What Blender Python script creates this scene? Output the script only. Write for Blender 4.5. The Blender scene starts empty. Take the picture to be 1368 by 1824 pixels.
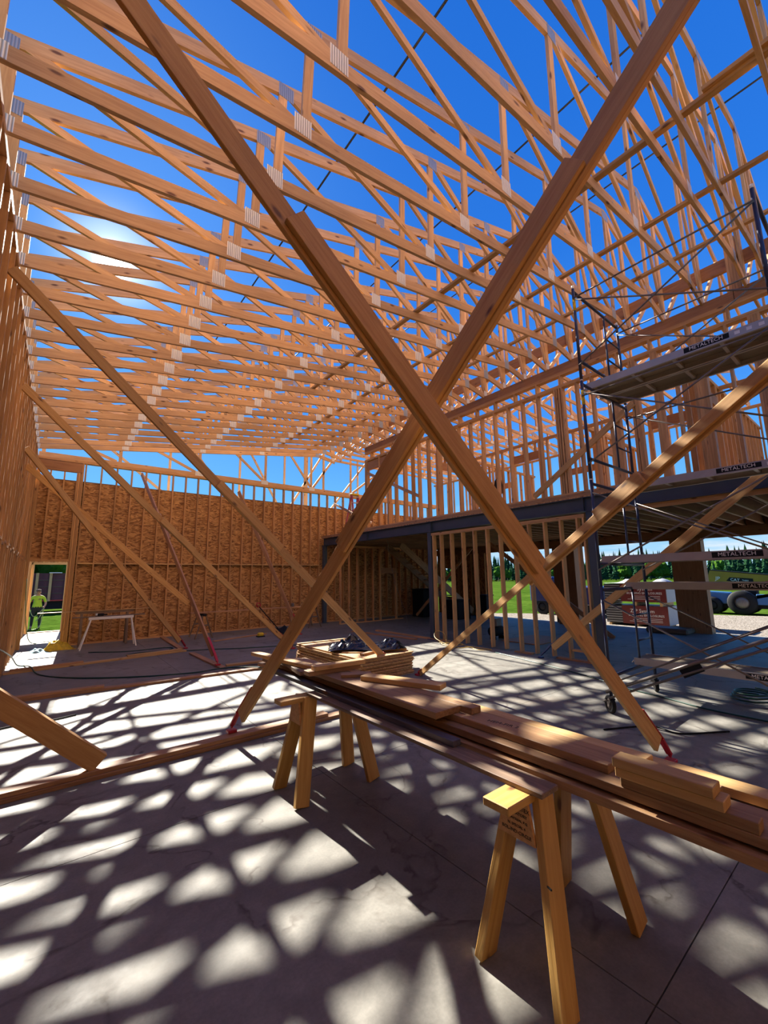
import bpy, bmesh, math, random
from mathutils import Vector, Matrix
random.seed(7)
S = bpy.context.scene
COL = S.collection
# ------------------------------------------------------------------ camera
F_PX, PITCH, YAW, ROLL = 734.0, 0.1567, 0.6747, -0.0145
CAM = Vector((0, 0, 1.805))
cp, sp = math.cos(PITCH), math.sin(PITCH)
fw = Vector((math.sin(YAW) * cp, math.cos(YAW) * cp, sp))
rt = Vector((math.cos(YAW), -math.sin(YAW), 0))
up = rt.cross(fw)
r2 = rt * math.cos(ROLL) + up * math.sin(ROLL)
u2 = up * math.cos(ROLL) - rt * math.sin(ROLL)
cd = bpy.data.cameras.new('camera')
cd.sensor_fit = 'HORIZONTAL'; cd.sensor_width = 36.0; cd.lens = F_PX / 1368 * 36.0
cd.clip_start = 0.05; cd.clip_end = 3000
cam = bpy.data.objects.new('camera', cd); COL.objects.link(cam)
M = Matrix((r2, u2, -fw)).transposed().to_4x4(); M.translation = CAM
cam.matrix_world = M
S.camera = cam
# ------------------------------------------------------------------ world, sun, exposure
SUN = Vector((0.0395, 0.8192, 0.5721)).normalized()
S.view_settings.view_transform = 'Standard'; S.view_settings.look = 'None'
S.view_settings.gamma = 1.0; S.view_settings.use_curve_mapping = False
S.view_settings.exposure = 0.02
S.cycles.diffuse_bounces = 6; S.cycles.max_bounces = 12
sl = bpy.data.lights.new('sun', 'SUN'); sl.energy = 20.0; sl.angle = math.radians(0.6); sl.color = (1.0, 0.94, 0.83)
so = bpy.data.objects.new('sun', sl); COL.objects.link(so)
so.rotation_euler = (-SUN).to_track_quat('-Z', 'Y').to_euler(); so.location = SUN * 60
w = bpy.data.worlds.new('sky'); S.world = w; w.use_nodes = True
nt = w.node_tree; nt.nodes.clear()
def N(t, kind, **kw):
    n = t.nodes.new(kind)
    for k, v in kw.items():
        if k == 'op': n.operation = v
        elif k == 'inp':
            for i, x in v.items(): n.inputs[i].default_value = x
        else: setattr(n, k, v)
    return n
def ramp(t, stops, interp='LINEAR'):
    n = t.nodes.new('ShaderNodeValToRGB'); n.color_ramp.interpolation = interp
    el = n.color_ramp.elements
    while len(el) > 1: el.remove(el[-1])
    el[0].position = stops[0][0]; el[0].color = (*stops[0][1], 1)
    for p, c in stops[1:]:
        e = el.new(p); e.color = (*c, 1)
    return n
tc = N(nt, 'ShaderNodeTexCoord'); sx = N(nt, 'ShaderNodeSeparateXYZ')
nt.links.new(tc.outputs['Generated'], sx.inputs[0])
grad = ramp(nt, [(0.0, (0.50, 0.72, 0.88)), (0.05, (0.36, 0.66, 0.95)), (0.16, (0.155, 0.50, 0.95)), (0.35, (0.060, 0.29, 0.88)), (0.62, (0.022, 0.18, 0.72)), (1.0, (0.012, 0.13, 0.60))])
nt.links.new(sx.outputs['Z'], grad.inputs[0])
# low clouds near the horizon
mp = N(nt, 'ShaderNodeMapping', inp={3: (2.2, 2.2, 14.0)}); nt.links.new(tc.outputs['Generated'], mp.inputs[0])
nz = N(nt, 'ShaderNodeTexNoise', inp={'Scale': 2.4, 'Detail': 6.0, 'Roughness': 0.6}); nt.links.new(mp.outputs[0], nz.inputs['Vector'])
cr = ramp(nt, [(0.46, (0, 0, 0)), (0.66, (1, 1, 1))]); nt.links.new(nz.outputs[0], cr.inputs[0])
hz = ramp(nt, [(0.0, (1, 1, 1)), (0.10, (0.9, 0.9, 0.9)), (0.17, (0, 0, 0))]); nt.links.new(sx.outputs['Z'], hz.inputs[0])
mul = N(nt, 'ShaderNodeMath', op='MULTIPLY'); nt.links.new(cr.outputs[0], mul.inputs[0]); nt.links.new(hz.outputs[0], mul.inputs[1])
mixc = N(nt, 'ShaderNodeMix', data_type='RGBA'); nt.links.new(mul.outputs[0], mixc.inputs[0])
nt.links.new(grad.outputs[0], mixc.inputs[6]); mixc.inputs[7].default_value = (0.80, 0.86, 0.92, 1)
# sun disc and aureole
dot = N(nt, 'ShaderNodeVectorMath', op='DOT_PRODUCT'); nt.links.new(tc.outputs['Generated'], dot.inputs[0]); dot.inputs[1].default_value = SUN
def powmul(e, k):
    mx = N(nt, 'ShaderNodeMath', op='MAXIMUM', inp={1: 0.0}); nt.links.new(dot.outputs['Value'], mx.inputs[0])
    p = N(nt, 'ShaderNodeMath', op='POWER', inp={1: e}); nt.links.new(mx.outputs[0], p.inputs[0])
    m = N(nt, 'ShaderNodeMath', op='MULTIPLY', inp={1: k}); nt.links.new(p.outputs[0], m.inputs[0]); return m
a1, a2, a3 = powmul(9000, 30.0), powmul(500, 0.8), powmul(14, 0.20)
s1 = N(nt, 'ShaderNodeMath', op='ADD'); nt.links.new(a1.outputs[0], s1.inputs[0]); nt.links.new(a2.outputs[0], s1.inputs[1])
glow = N(nt, 'ShaderNodeVectorMath', op='SCALE'); glow.inputs[0].default_value = (1.0, 0.97, 0.9); nt.links.new(s1.outputs[0], glow.inputs['Scale'])
glow2 = N(nt, 'ShaderNodeVectorMath', op='SCALE'); glow2.inputs[0].default_value = (0.42, 0.80, 1.0); nt.links.new(a3.outputs[0], glow2.inputs['Scale'])
addg = N(nt, 'ShaderNodeVectorMath', op='ADD'); nt.links.new(glow.outputs[0], addg.inputs[0]); nt.links.new(glow2.outputs[0], addg.inputs[1])
addc = N(nt, 'ShaderNodeVectorMath', op='ADD'); nt.links.new(mixc.outputs[2], addc.inputs[0]); nt.links.new(addg.outputs[0], addc.inputs[1])
bg = N(nt, 'ShaderNodeBackground', inp={1: 1.08}); nt.links.new(addc.outputs[0], bg.inputs[0])
wo = N(nt, 'ShaderNodeOutputWorld'); nt.links.new(bg.outputs[0], wo.inputs[0])

# ------------------------------------------------------------------ materials
def newmat(name):
    m = bpy.data.materials.new(name); m.use_nodes = True
    t = m.node_tree; b = t.nodes['Principled BSDF']; return m, t, b
def nospec(m, v=0.0): m.node_tree.nodes['Principled BSDF'].inputs['Specular IOR Level'].default_value = v
def plain(name, col, rough=0.6, metal=0.0, var=0.0, scale=8.0):
    m, t, b = newmat(name)
    b.inputs['Base Color'].default_value = (*col, 1); b.inputs['Roughness'].default_value = rough; b.inputs['Metallic'].default_value = metal
    if var:
        c = N(t, 'ShaderNodeTexCoord'); n = N(t, 'ShaderNodeTexNoise', inp={'Scale': scale, 'Detail': 5.0}); t.links.new(c.outputs['Object'], n.inputs['Vector'])
        r = ramp(t, [(0.25, tuple(x * (1 - var) for x in col)), (0.75, tuple(min(1, x * (1 + var)) for x in col))]); t.links.new(n.outputs[0], r.inputs[0]); t.links.new(r.outputs[0], b.inputs['Base Color'])
    return m
def wood(name, light, dark, knot=(0.16, 0.07, 0.03), rough=0.62, rnd=0.22):
    m, t, b = newmat(name)
    c = N(t, 'ShaderNodeTexCoord'); oi = N(t, 'ShaderNodeObjectInfo')
    off = N(t, 'ShaderNodeVectorMath', op='SCALE'); off.inputs[0].default_value = (37.0, 11.0, 5.0); t.links.new(oi.outputs['Random'], off.inputs['Scale'])
    ad = N(t, 'ShaderNodeVectorMath', op='ADD'); t.links.new(c.outputs['Object'], ad.inputs[0]); t.links.new(off.outputs[0], ad.inputs[1])
    mp = N(t, 'ShaderNodeMapping', inp={3: (0.9, 16.0, 16.0)}); t.links.new(ad.outputs[0], mp.inputs[0])
    n1 = N(t, 'ShaderNodeTexNoise', inp={'Scale': 2.2, 'Detail': 5.0, 'Roughness': 0.6, 'Distortion': 0.7}); t.links.new(mp.outputs[0], n1.inputs['Vector'])
    r1 = ramp(t, [(0.28, dark), (0.66, light)]); t.links.new(n1.outputs[0], r1.inputs[0])
    mk = N(t, 'ShaderNodeMapping', inp={3: (2.4, 7.0, 7.0)}); t.links.new(ad.outputs[0], mk.inputs[0])
    v = N(t, 'ShaderNodeTexVoronoi', inp={'Scale': 1.0, 'Randomness': 1.0}); t.links.new(mk.outputs[0], v.inputs['Vector'])
    rk = ramp(t, [(0.07, (1, 1, 1)), (0.15, (0, 0, 0))]); t.links.new(v.outputs['Distance'], rk.inputs[0])
    mx = N(t, 'ShaderNodeMix', data_type='RGBA'); t.links.new(rk.outputs[0], mx.inputs[0]); t.links.new(r1.outputs[0], mx.inputs[6]); mx.inputs[7].default_value = (*knot, 1)
    mr = N(t, 'ShaderNodeMapRange', inp={3: 1 - rnd, 4: 1 + rnd * 0.6}); t.links.new(oi.outputs['Random'], mr.inputs[0])
    n2 = N(t, 'ShaderNodeTexNoise', inp={'Scale': 1.3, 'Detail': 2.0}); t.links.new(ad.outputs[0], n2.inputs['Vector'])
    m2 = N(t, 'ShaderNodeMapRange', inp={1: 0.3, 2: 0.7, 3: 0.88, 4: 1.08}); t.links.new(n2.outputs[0], m2.inputs[0])
    mm = N(t, 'ShaderNodeMath', op='MULTIPLY'); t.links.new(mr.outputs[0], mm.inputs[0]); t.links.new(m2.outputs[0], mm.inputs[1])
    hs = N(t, 'ShaderNodeHueSaturation'); t.links.new(mx.outputs[2], hs.inputs['Color']); t.links.new(mm.outputs[0], hs.inputs['Value'])
    t.links.new(hs.outputs[0], b.inputs['Base Color']); b.inputs['Roughness'].default_value = rough
    bp = N(t, 'ShaderNodeBump', inp={0: 0.12, 1: 0.01}); t.links.new(n1.outputs[0], bp.inputs['Height']); t.links.new(bp.outputs[0], b.inputs['Normal'])
    return m
W_TRUSS = wood('truss lumber', (0.68, 0.425, 0.215), (0.50, 0.275, 0.12))
W_STUD = wood('stud lumber', (0.59, 0.325, 0.13), (0.43, 0.205, 0.07))
W_BRACE = wood('brace lumber', (0.60, 0.345, 0.125), (0.44, 0.215, 0.062))
W_HORSE = wood('sawhorse lumber', (0.60, 0.355, 0.105), (0.45, 0.23, 0.05), rough=0.5)
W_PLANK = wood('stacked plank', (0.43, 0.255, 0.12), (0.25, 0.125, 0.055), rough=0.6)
W_PLATE = wood('floor sill lumber', (0.46, 0.25, 0.115), (0.30, 0.14, 0.058))
W_PALE = wood('pale block lumber', (0.63, 0.41, 0.175), (0.48, 0.27, 0.10))
W_DARK = wood('weathered plank', (0.25, 0.17, 0.11), (0.10, 0.06, 0.04))
W_BLUE = wood('blue stained plank', (0.11, 0.11, 0.135), (0.045, 0.045, 0.06))
W_LVL = wood('laminated header', (0.42, 0.20, 0.08), (0.29, 0.12, 0.045))
def osb_mat(name, light, mid, dark):
    m, t, b = newmat(name)
    c = N(t, 'ShaderNodeTexCoord'); oi = N(t, 'ShaderNodeObjectInfo')
    off = N(t, 'ShaderNodeVectorMath', op='SCALE'); off.inputs[0].default_value = (13.0, 29.0, 5.0); t.links.new(oi.outputs['Random'], off.inputs['Scale'])
    ad = N(t, 'ShaderNodeVectorMath', op='ADD'); t.links.new(c.outputs['Object'], ad.inputs[0]); t.links.new(off.outputs[0], ad.inputs[1])
    nd = N(t, 'ShaderNodeTexNoise', inp={'Scale': 3.0, 'Detail': 2.0}); t.links.new(ad.outputs[0], nd.inputs['Vector'])
    mxv = N(t, 'ShaderNodeVectorMath', op='SCALE', inp={'Scale': 0.25}); t.links.new(nd.outputs['Color'], mxv.inputs[0])
    ad2 = N(t, 'ShaderNodeVectorMath', op='ADD'); t.links.new(ad.outputs[0], ad2.inputs[0]); t.links.new(mxv.outputs[0], ad2.inputs[1])
    mp = N(t, 'ShaderNodeMapping', inp={3: (9.0, 34.0, 34.0)}); t.links.new(ad2.outputs[0], mp.inputs[0])
    v = N(t, 'ShaderNodeTexVoronoi', inp={'Scale': 1.0}); t.links.new(mp.outputs[0], v.inputs['Vector'])
    sc = N(t, 'ShaderNodeSeparateColor'); t.links.new(v.outputs['Color'], sc.inputs[0])
    r = ramp(t, [(0.0, dark), (0.35, mid), (0.8, light), (1.0, tuple(min(1, x * 1.2) for x in light))]); t.links.new(sc.outputs[0], r.inputs[0])
    t.links.new(r.outputs[0], b.inputs['Base Color']); b.inputs['Roughness'].default_value = 0.7
    bp = N(t, 'ShaderNodeBump', inp={0: 0.25, 1: 0.01}); t.links.new(sc.outputs[0], bp.inputs['Height']); t.links.new(bp.outputs[0], b.inputs['Normal'])
    return m
OSB = osb_mat('strand board', (0.54, 0.295, 0.11), (0.35, 0.165, 0.052), (0.17, 0.068, 0.022))
W_JOIST_SHADE = wood('floor joist with shade in colour', (0.26, 0.13, 0.055), (0.15, 0.065, 0.025))  # lumber darkened: deep shade under the deck is put into its colour
SEAMBLOCK = plain('grey seam blocker', (0.30, 0.30, 0.30), 0.6)  # for sheets added behind the sheathing to stop sun leaking through seams
OSBP = osb_mat('stacked strand board', (0.52, 0.31, 0.13), (0.45, 0.25, 0.10), (0.34, 0.17, 0.06))
def concrete():
    m, t, b = newmat('trowelled concrete')
    c = N(t, 'ShaderNodeTexCoord'); g = N(t, 'ShaderNodeNewGeometry')
    P = g.outputs['Position']
    def noise(s, d, r=0.55, dist=0.0):
        n = N(t, 'ShaderNodeTexNoise', inp={'Scale': s, 'Detail': d, 'Roughness': r, 'Distortion': dist}); t.links.new(P, n.inputs['Vector']); return n
    n1, n2, n3 = noise(0.55, 6.0), noise(5.0, 8.0, 0.65), noise(60.0, 3.0)
    r1 = ramp(t, [(0.30, (0.165, 0.158, 0.142)), (0.55, (0.232, 0.224, 0.202)), (0.75, (0.285, 0.276, 0.248))]); t.links.new(n1.outputs[0], r1.inputs[0])
    r2 = ramp(t, [(0.3, (0.66, 0.65, 0.63)), (0.7, (1.14, 1.13, 1.11))]); t.links.new(n2.outputs[0], r2.inputs[0])
    ml = N(t, 'ShaderNodeMix', data_type='RGBA', blend_type='MULTIPLY', inp={0: 1.0}); t.links.new(r1.outputs[0], ml.inputs[6]); t.links.new(r2.outputs[0], ml.inputs[7])
    r3 = ramp(t, [(0.35, (0.92, 0.92, 0.92)), (0.65, (1.04, 1.04, 1.04))]); t.links.new(n3.outputs[0], r3.inputs[0])
    ml2 = N(t, 'ShaderNodeMix', data_type='RGBA', blend_type='MULTIPLY', inp={0: 1.0}); t.links.new(ml.outputs[2], ml2.inputs[6]); t.links.new(r3.outputs[0], ml2.inputs[7])
    # dried puddle outlines
    n4 = noise(0.85, 5.0, 0.5, 0.6)
    r4 = ramp(t, [(0.470, (0, 0, 0)), (0.492, (1, 1, 1)), (0.500, (0.15, 0.15, 0.15)), (0.56, (0, 0, 0))]); t.links.new(n4.outputs[0], r4.inputs[0])
    r4b = ramp(t, [(0.40, (0.1, 0.1, 0.1)), (0.58, (0.9, 0.9, 0.9))]); t.links.new(n2.outputs[0], r4b.inputs[0])
    mm = N(t, 'ShaderNodeMath', op='MULTIPLY'); t.links.new(r4.outputs[0], mm.inputs[0]); t.links.new(r4b.outputs[0], mm.inputs[1])
    mx = N(t, 'ShaderNodeMix', data_type='RGBA'); t.links.new(mm.outputs[0], mx.inputs[0]); t.links.new(ml2.outputs[2], mx.inputs[6]); mx.inputs[7].default_value = (0.075, 0.062, 0.05, 1)
    # rusty tint
    n5 = noise(0.4, 3.0); r5 = ramp(t, [(0.60, (0, 0, 0)), (0.75, (0.5, 0.5, 0.5))]); t.links.new(n5.outputs[0], r5.inputs[0])
    mt = N(t, 'ShaderNodeMix', data_type='RGBA'); t.links.new(r5.outputs[0], mt.inputs[0]); t.links.new(mx.outputs[2], mt.inputs[6]); mt.inputs[7].default_value = (0.27, 0.215, 0.16, 1)
    t.links.new(mt.outputs[2], b.inputs['Base Color'])
    rr = N(t, 'ShaderNodeMapRange', inp={1: 0.3, 2: 0.7, 3: 0.48, 4: 0.70}); t.links.new(n2.outputs[0], rr.inputs[0]); t.links.new(rr.outputs[0], b.inputs['Roughness'])
    bp = N(t, 'ShaderNodeBump', inp={0: 0.10, 1: 0.01}); t.links.new(n2.outputs[0], bp.inputs['Height']); t.links.new(bp.outputs[0], b.inputs['Normal'])
    return m
CONC = concrete()
def stripes(name, base, dark, metal, rough):
    m, t, b = newmat(name)
    c = N(t, 'ShaderNodeTexCoord'); wv = N(t, 'ShaderNodeTexWave', wave_type='BANDS', bands_direction='X', inp={'Scale': 14.0, 'Distortion': 0.25, 'Detail': 1.0}); t.links.new(c.outputs['Object'], wv.inputs['Vector'])
    r = ramp(t, [(0.30, dark), (0.55, base)]); t.links.new(wv.outputs[0], r.inputs[0]); t.links.new(r.outputs[0], b.inputs['Base Color'])
    b.inputs['Metallic'].default_value = metal; b.inputs['Roughness'].default_value = rough
    bp = N(t, 'ShaderNodeBump', inp={0: 0.5, 1: 0.01}); t.links.new(wv.outputs[0], bp.inputs['Height']); t.links.new(bp.outputs[0], b.inputs['Normal'])
    return m
ZINC_FLOORLIT = stripes('bright toothed zinc plate', (0.92, 0.91, 0.88), (0.42, 0.40, 0.37), 0.0, 0.4)  # bottom chord plates: bright floor reflection put into the base colour
ZINC_SKYLIT = stripes('grey toothed zinc plate', (0.42, 0.46, 0.52), (0.28, 0.31, 0.36), 0.35, 0.45)  # same zinc higher up, with the blue-grey sky reflection put into its colour
STEEL = plain('slate primed steel', (0.045, 0.060, 0.085), 0.5, 0.15, 0.12, 3)
SCAF = plain('dark blue scaffold enamel', (0.020, 0.028, 0.07), 0.32, 0.1)
GALV = plain('galvanised tube', (0.17, 0.145, 0.13), 0.42, 0.5, 0.15, 12)
ALU = plain('mill aluminium', (0.40, 0.375, 0.36), 0.42, 0.3, 0.08, 6)
PLY = wood('plank plywood', (0.22, 0.175, 0.12), (0.15, 0.115, 0.08), rough=0.7)
RED = plain('red enamel', (0.42, 0.012, 0.025), 0.4)
BLUEP = plain('blue enamel', (0.02, 0.04, 0.16), 0.4)
BLACK = plain('black rubber', (0.009, 0.009, 0.010), 0.7); nospec(BLACK, 0.25)
ROD = plain('black strap steel', (0.02, 0.024, 0.035), 0.5)
WHITE = plain('white paint', (0.80, 0.79, 0.77), 0.5, 0, 0.06, 10)
TEXTW = plain('white lettering', (0.80, 0.80, 0.78), 0.6)
TEXTK = plain('black ink', (0.02, 0.012, 0.012), 0.8)
TARP = plain('black plastic sheeting', (0.010, 0.011, 0.014), 0.13)
YEL = plain('yellow nylon', (0.62, 0.42, 0.01), 0.6, 0, 0.35, 14)
CYAN = plain('pale blue cloth', (0.30, 0.52, 0.58), 0.8, 0, 0.2, 14)
HOSE = plain('green hose rubber', (0.006, 0.05, 0.035), 0.4)
HOSEP = plain('pale green hose', (0.30, 0.36, 0.16), 0.5)
CORDY = plain('yellow cord', (0.55, 0.36, 0.08), 0.5)
MAROON = plain('maroon steel', (0.085, 0.018, 0.035), 0.6, 0, 0.2, 3)
LADR = plain('red fibreglass', (0.38, 0.035, 0.04), 0.5)
MACH = plain('machine yellow', (0.34, 0.19, 0.01), 0.45, 0, 0.12, 2)
TBLUE = plain('pale blue bodywork', (0.03, 0.12, 0.27), 0.4)
NAVY = plain('navy bodywork', (0.008, 0.012, 0.09), 0.3)
SILV = plain('silver car paint', (0.32, 0.34, 0.36), 0.3, 0.2)
GLASS = plain('dark car glass', (0.03, 0.04, 0.05), 0.1)
WRAPR = plain('red printed wrap', (0.14, 0.018, 0.016), 0.45, 0, 0.12, 4)
WRAPW = plain('white wrap', (0.36, 0.365, 0.37), 0.5, 0, 0.05, 4)
WRAPK = plain('black wrap', (0.03, 0.03, 0.035), 0.4)
SKIN = plain('skin', (0.42, 0.21, 0.13), 0.6)
SHIRT = plain('lime shirt', (0.38, 0.54, 0.03), 0.8, 0, 0.15, 9)
PANTS = plain('black trousers', (0.013, 0.013, 0.02), 0.8)
BOOT = plain('tan boots', (0.22, 0.15, 0.10), 0.7)
HAIR = plain('brown cap', (0.14, 0.085, 0.05), 0.8)
def grass_mat():
    m, t, b = newmat('meadow grass')
    g = N(t, 'ShaderNodeNewGeometry')
    n = N(t, 'ShaderNodeTexNoise', inp={'Scale': 0.12, 'Detail': 8.0, 'Roughness': 0.7}); t.links.new(g.outputs['Position'], n.inputs['Vector'])
    n2 = N(t, 'ShaderNodeTexNoise', inp={'Scale': 2.2, 'Detail': 6.0, 'Roughness': 0.7}); t.links.new(g.outputs['Position'], n2.inputs['Vector'])
    r = ramp(t, [(0.3, (0.028, 0.070, 0.008)), (0.6, (0.060, 0.110, 0.016)), (0.8, (0.095, 0.135, 0.022))]); t.links.new(n.outputs[0], r.inputs[0])
    r2 = ramp(t, [(0.3, (0.45, 0.45, 0.4)), (0.7, (1.25, 1.2, 1.1))]); t.links.new(n2.outputs[0], r2.inputs[0])
    ml = N(t, 'ShaderNodeMix', data_type='RGBA', blend_type='MULTIPLY', inp={0: 1.0}); t.links.new(r.outputs[0], ml.inputs[6]); t.links.new(r2.outputs[0], ml.inputs[7])
    t.links.new(ml.outputs[2], b.inputs['Base Color']); b.inputs['Roughness'].default_value = 0.9
    return m
GRASS = grass_mat()
def gravel_mat():
    m, t, b = newmat('pale gravel')
    g = N(t, 'ShaderNodeNewGeometry')
    v = N(t, 'ShaderNodeTexVoronoi', inp={'Scale': 22.0}); t.links.new(g.outputs['Position'], v.inputs['Vector'])
    sc = N(t, 'ShaderNodeSeparateColor'); t.links.new(v.outputs['Color'], sc.inputs[0])
    r = ramp(t, [(0.0, (0.12, 0.105, 0.085)), (0.5, (0.22, 0.19, 0.155)), (1.0, (0.30, 0.27, 0.235))]); t.links.new(sc.outputs[0], r.inputs[0])
    t.links.new(r.outputs[0], b.inputs['Base Color']); b.inputs['Roughness'].default_value = 0.9
    bp = N(t, 'ShaderNodeBump', inp={0: 0.6, 1: 0.03}); t.links.new(v.outputs['Distance'], bp.inputs['Height']); t.links.new(bp.outputs[0], b.inputs['Normal'])
    return m
GRAVEL = gravel_mat()
def leaf_mat(name, c0, c1):
    m, t, b = newmat(name)
    g = N(t, 'ShaderNodeNewGeometry'); oi = N(t, 'ShaderNodeObjectInfo')
    n = N(t, 'ShaderNodeTexNoise', inp={'Scale': 1.1, 'Detail': 7.0, 'Roughness': 0.75}); t.links.new(g.outputs['Position'], n.inputs['Vector'])
    r = ramp(t, [(0.3, c0), (0.7, c1)]); t.links.new(n.outputs[0], r.inputs[0])
    mr = N(t, 'ShaderNodeMapRange', inp={3: 0.7, 4: 1.35}); t.links.new(oi.outputs['Random'], mr.inputs[0])
    hs = N(t, 'ShaderNodeHueSaturation'); t.links.new(r.outputs[0], hs.inputs['Color']); t.links.new(mr.outputs[0], hs.inputs['Value'])
    t.links.new(hs.outputs[0], b.inputs['Base Color']); b.inputs['Roughness'].default_value = 0.8
    return m
CONIF = leaf_mat('conifer needles', (0.006, 0.028, 0.016), (0.028, 0.07, 0.026))
DECID = leaf_mat('broadleaf foliage', (0.02, 0.06, 0.008), (0.075, 0.15, 0.02))
BARK = plain('bark', (0.10, 0.07, 0.05), 0.9)

for m_ in (GRASS, GRAVEL, CONIF, DECID): nospec(m_)
nospec(CONC, 0.3)
# ------------------------------------------------------------------ object helpers
WM = {}                                   # world matrices of parents
MESH = {}
def link(name, me, mat, Mw, parent=None):
    o = bpy.data.objects.new(name, me)
    if mat is not None and me is not None and len(me.materials) == 0: me.materials.append(mat)
    COL.objects.link(o)
    if parent is not None:
        o.parent = parent; o.matrix_basis = WM[parent.name].inverted() @ Mw
    else: o.matrix_basis = Mw
    WM[o.name] = Mw.copy()
    return o
def T(x, y, z): return Matrix.Translation((x, y, z))
def tag(o, label=None, cat=None, group=None, kind=None):
    if label: o['label'] = label
    if cat: o['category'] = cat
    if group: o['group'] = group
    if kind: o['kind'] = kind
    return o
def thing(name, label, cat, loc=(0, 0, 0), group=None, kind=None):
    o = link(name, None, None, T(*loc)); o.empty_display_size = 0.1
    return tag(o, label, cat, group, kind)
def frame(ax, wdir):
    x = ax.normalized(); z = x.cross(wdir)
    if z.length < 1e-6: z = x.cross(Vector((0.3, 0.5, 0.8)))
    z.normalize(); y = z.cross(x)
    return Matrix((x, y, z)).transposed().to_4x4()
def box_mesh(L, w, t, mat, bev=0.0):
    k = (round(L, 3), round(w, 4), round(t, 4), mat.name, bev)
    if k in MESH: return MESH[k]
    a, b, c = L / 2, w / 2, t / 2
    me = bpy.data.meshes.new('board')
    vs = [(-a, -b, -c), (a, -b, -c), (a, b, -c), (-a, b, -c), (-a, -b, c), (a, -b, c), (a, b, c), (-a, b, c)]
    fs = [(0, 3, 2, 1), (4, 5, 6, 7), (0, 1, 5, 4), (1, 2, 6, 5), (2, 3, 7, 6), (3, 0, 4, 7)]
    me.from_pydata(vs, [], fs)
    if bev:
        bm = bmesh.new(); bm.from_mesh(me); bmesh.ops.bevel(bm, geom=bm.edges[:], offset=bev, segments=1, affect='EDGES'); bm.to_mesh(me); bm.free()
    me.materials.append(mat); me.update(); MESH[k] = me
    return me
def board(name, p0, p1, w, t, wdir, mat, parent=None, bev=0.0):
    """a straight piece from p0 to p1; width w along wdir, thickness t across"""
    p0, p1 = Vector(p0), Vector(p1); ax = p1 - p0
    Mw = frame(ax, Vector(wdir)); Mw.translation = (p0 + p1) / 2
    return link(name, box_mesh(ax.length, w, t, mat, bev), mat, Mw, parent)
def boxo(name, x0, x1, y0, y1, z0, z1, mat, parent=None, bev=0.0, axis=None):
    """axis aligned piece, its local X along the longest side"""
    d = [(x1 - x0), (y1 - y0), (z1 - z0)]; c = Vector(((x0 + x1) / 2, (y0 + y1) / 2, (z0 + z1) / 2))
    i = max(range(3), key=lambda k: d[k]) if axis is None else axis
    ax = [Vector((1, 0, 0)), Vector((0, 1, 0)), Vector((0, 0, 1))]
    j = (i + 1) % 3 if d[(i + 1) % 3] >= d[(i + 2) % 3] else (i + 2) % 3
    k = 3 - i - j
    Mw = frame(ax[i], ax[j]); Mw.translation = c
    return link(name, box_mesh(d[i], d[j], d[k], mat, bev), mat, Mw, parent)
def pydata(name, vs, fs, mat, parent=None, Mw=None, smooth=False):
    me = bpy.data.meshes.new(name); me.from_pydata([tuple(v) for v in vs], [], fs); me.update()
    bm = bmesh.new(); bm.from_mesh(me); bmesh.ops.recalc_face_normals(bm, faces=bm.faces[:]); bm.to_mesh(me); bm.free()
    if smooth:
        for p in me.polygons: p.use_smooth = True
    return link(name, me, mat, Mw or Matrix(), parent)
def local(vs):
    c = sum((Vector(v) for v in vs), Vector()) / len(vs)
    return [Vector(v) - c for v in vs], T(*c)
def sweep(pts, r, seg=8, closed_ends=True):
    pts = [Vector(p) for p in pts]; vs, fs = [], []
    prev = None
    for i, p in enumerate(pts):
        d = (pts[min(i + 1, len(pts) - 1)] - pts[max(i - 1, 0)]).normalized()
        if prev is None:
            a = d.cross(Vector((0, 0, 1)));
            if a.length < 0.05: a = d.cross(Vector((1, 0, 0)))
            a.normalize()
        else:
            a = (prev - d * prev.dot(d)).normalized()
        prev = a; b = d.cross(a); rr = r[i] if isinstance(r, (list, tuple)) else r
        for k in range(seg):
            th = 2 * math.pi * k / seg; vs.append(p + (a * math.cos(th) + b * math.sin(th)) * rr)
    n = len(pts)
    for i in range(n - 1):
        for k in range(seg):
            fs.append((i * seg + k, i * seg + (k + 1) % seg, (i + 1) * seg + (k + 1) % seg, (i + 1) * seg + k))
    if closed_ends: fs.append(tuple(range(seg - 1, -1, -1))); fs.append(tuple((n - 1) * seg + k for k in range(seg)))
    return vs, fs
def tube(name, pts, r, mat, parent=None, seg=8, smooth=True):
    vs, fs = sweep(pts, r, seg); v2, Mw = local(vs)
    return pydata(name, v2, fs, mat, parent, Mw, smooth)
def tubes(name, polylines, r, mat, parent=None, seg=8):
    """welded frame: several tubes that are one piece"""
    V, Fc = [], []
    for i, pl in enumerate(polylines):
        rr = r[i] if isinstance(r, (list, tuple)) else r
        vs, fs = sweep(pl, rr, seg); o = len(V); V += vs; Fc += [tuple(o + k for k in f) for f in fs]
    v2, Mw = local(V)
    return pydata(name, v2, Fc, mat, parent, Mw, True)
def spline(ctrl, n=8):
    P = [Vector(c) for c in ctrl]; P = [P[0] * 2 - P[1]] + P + [P[-1] * 2 - P[-2]]; out = []
    for i in range(1, len(P) - 2):
        for k in range(n):
            t = k / n; a, b, c, d = P[i - 1], P[i], P[i + 1], P[i + 2]
            out.append(0.5 * (2 * b + (c - a) * t + (2 * a - 5 * b + 4 * c - d) * t * t + (3 * b - a - 3 * c + d) * t ** 3))
    out.append(P[-2]); return out
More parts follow.
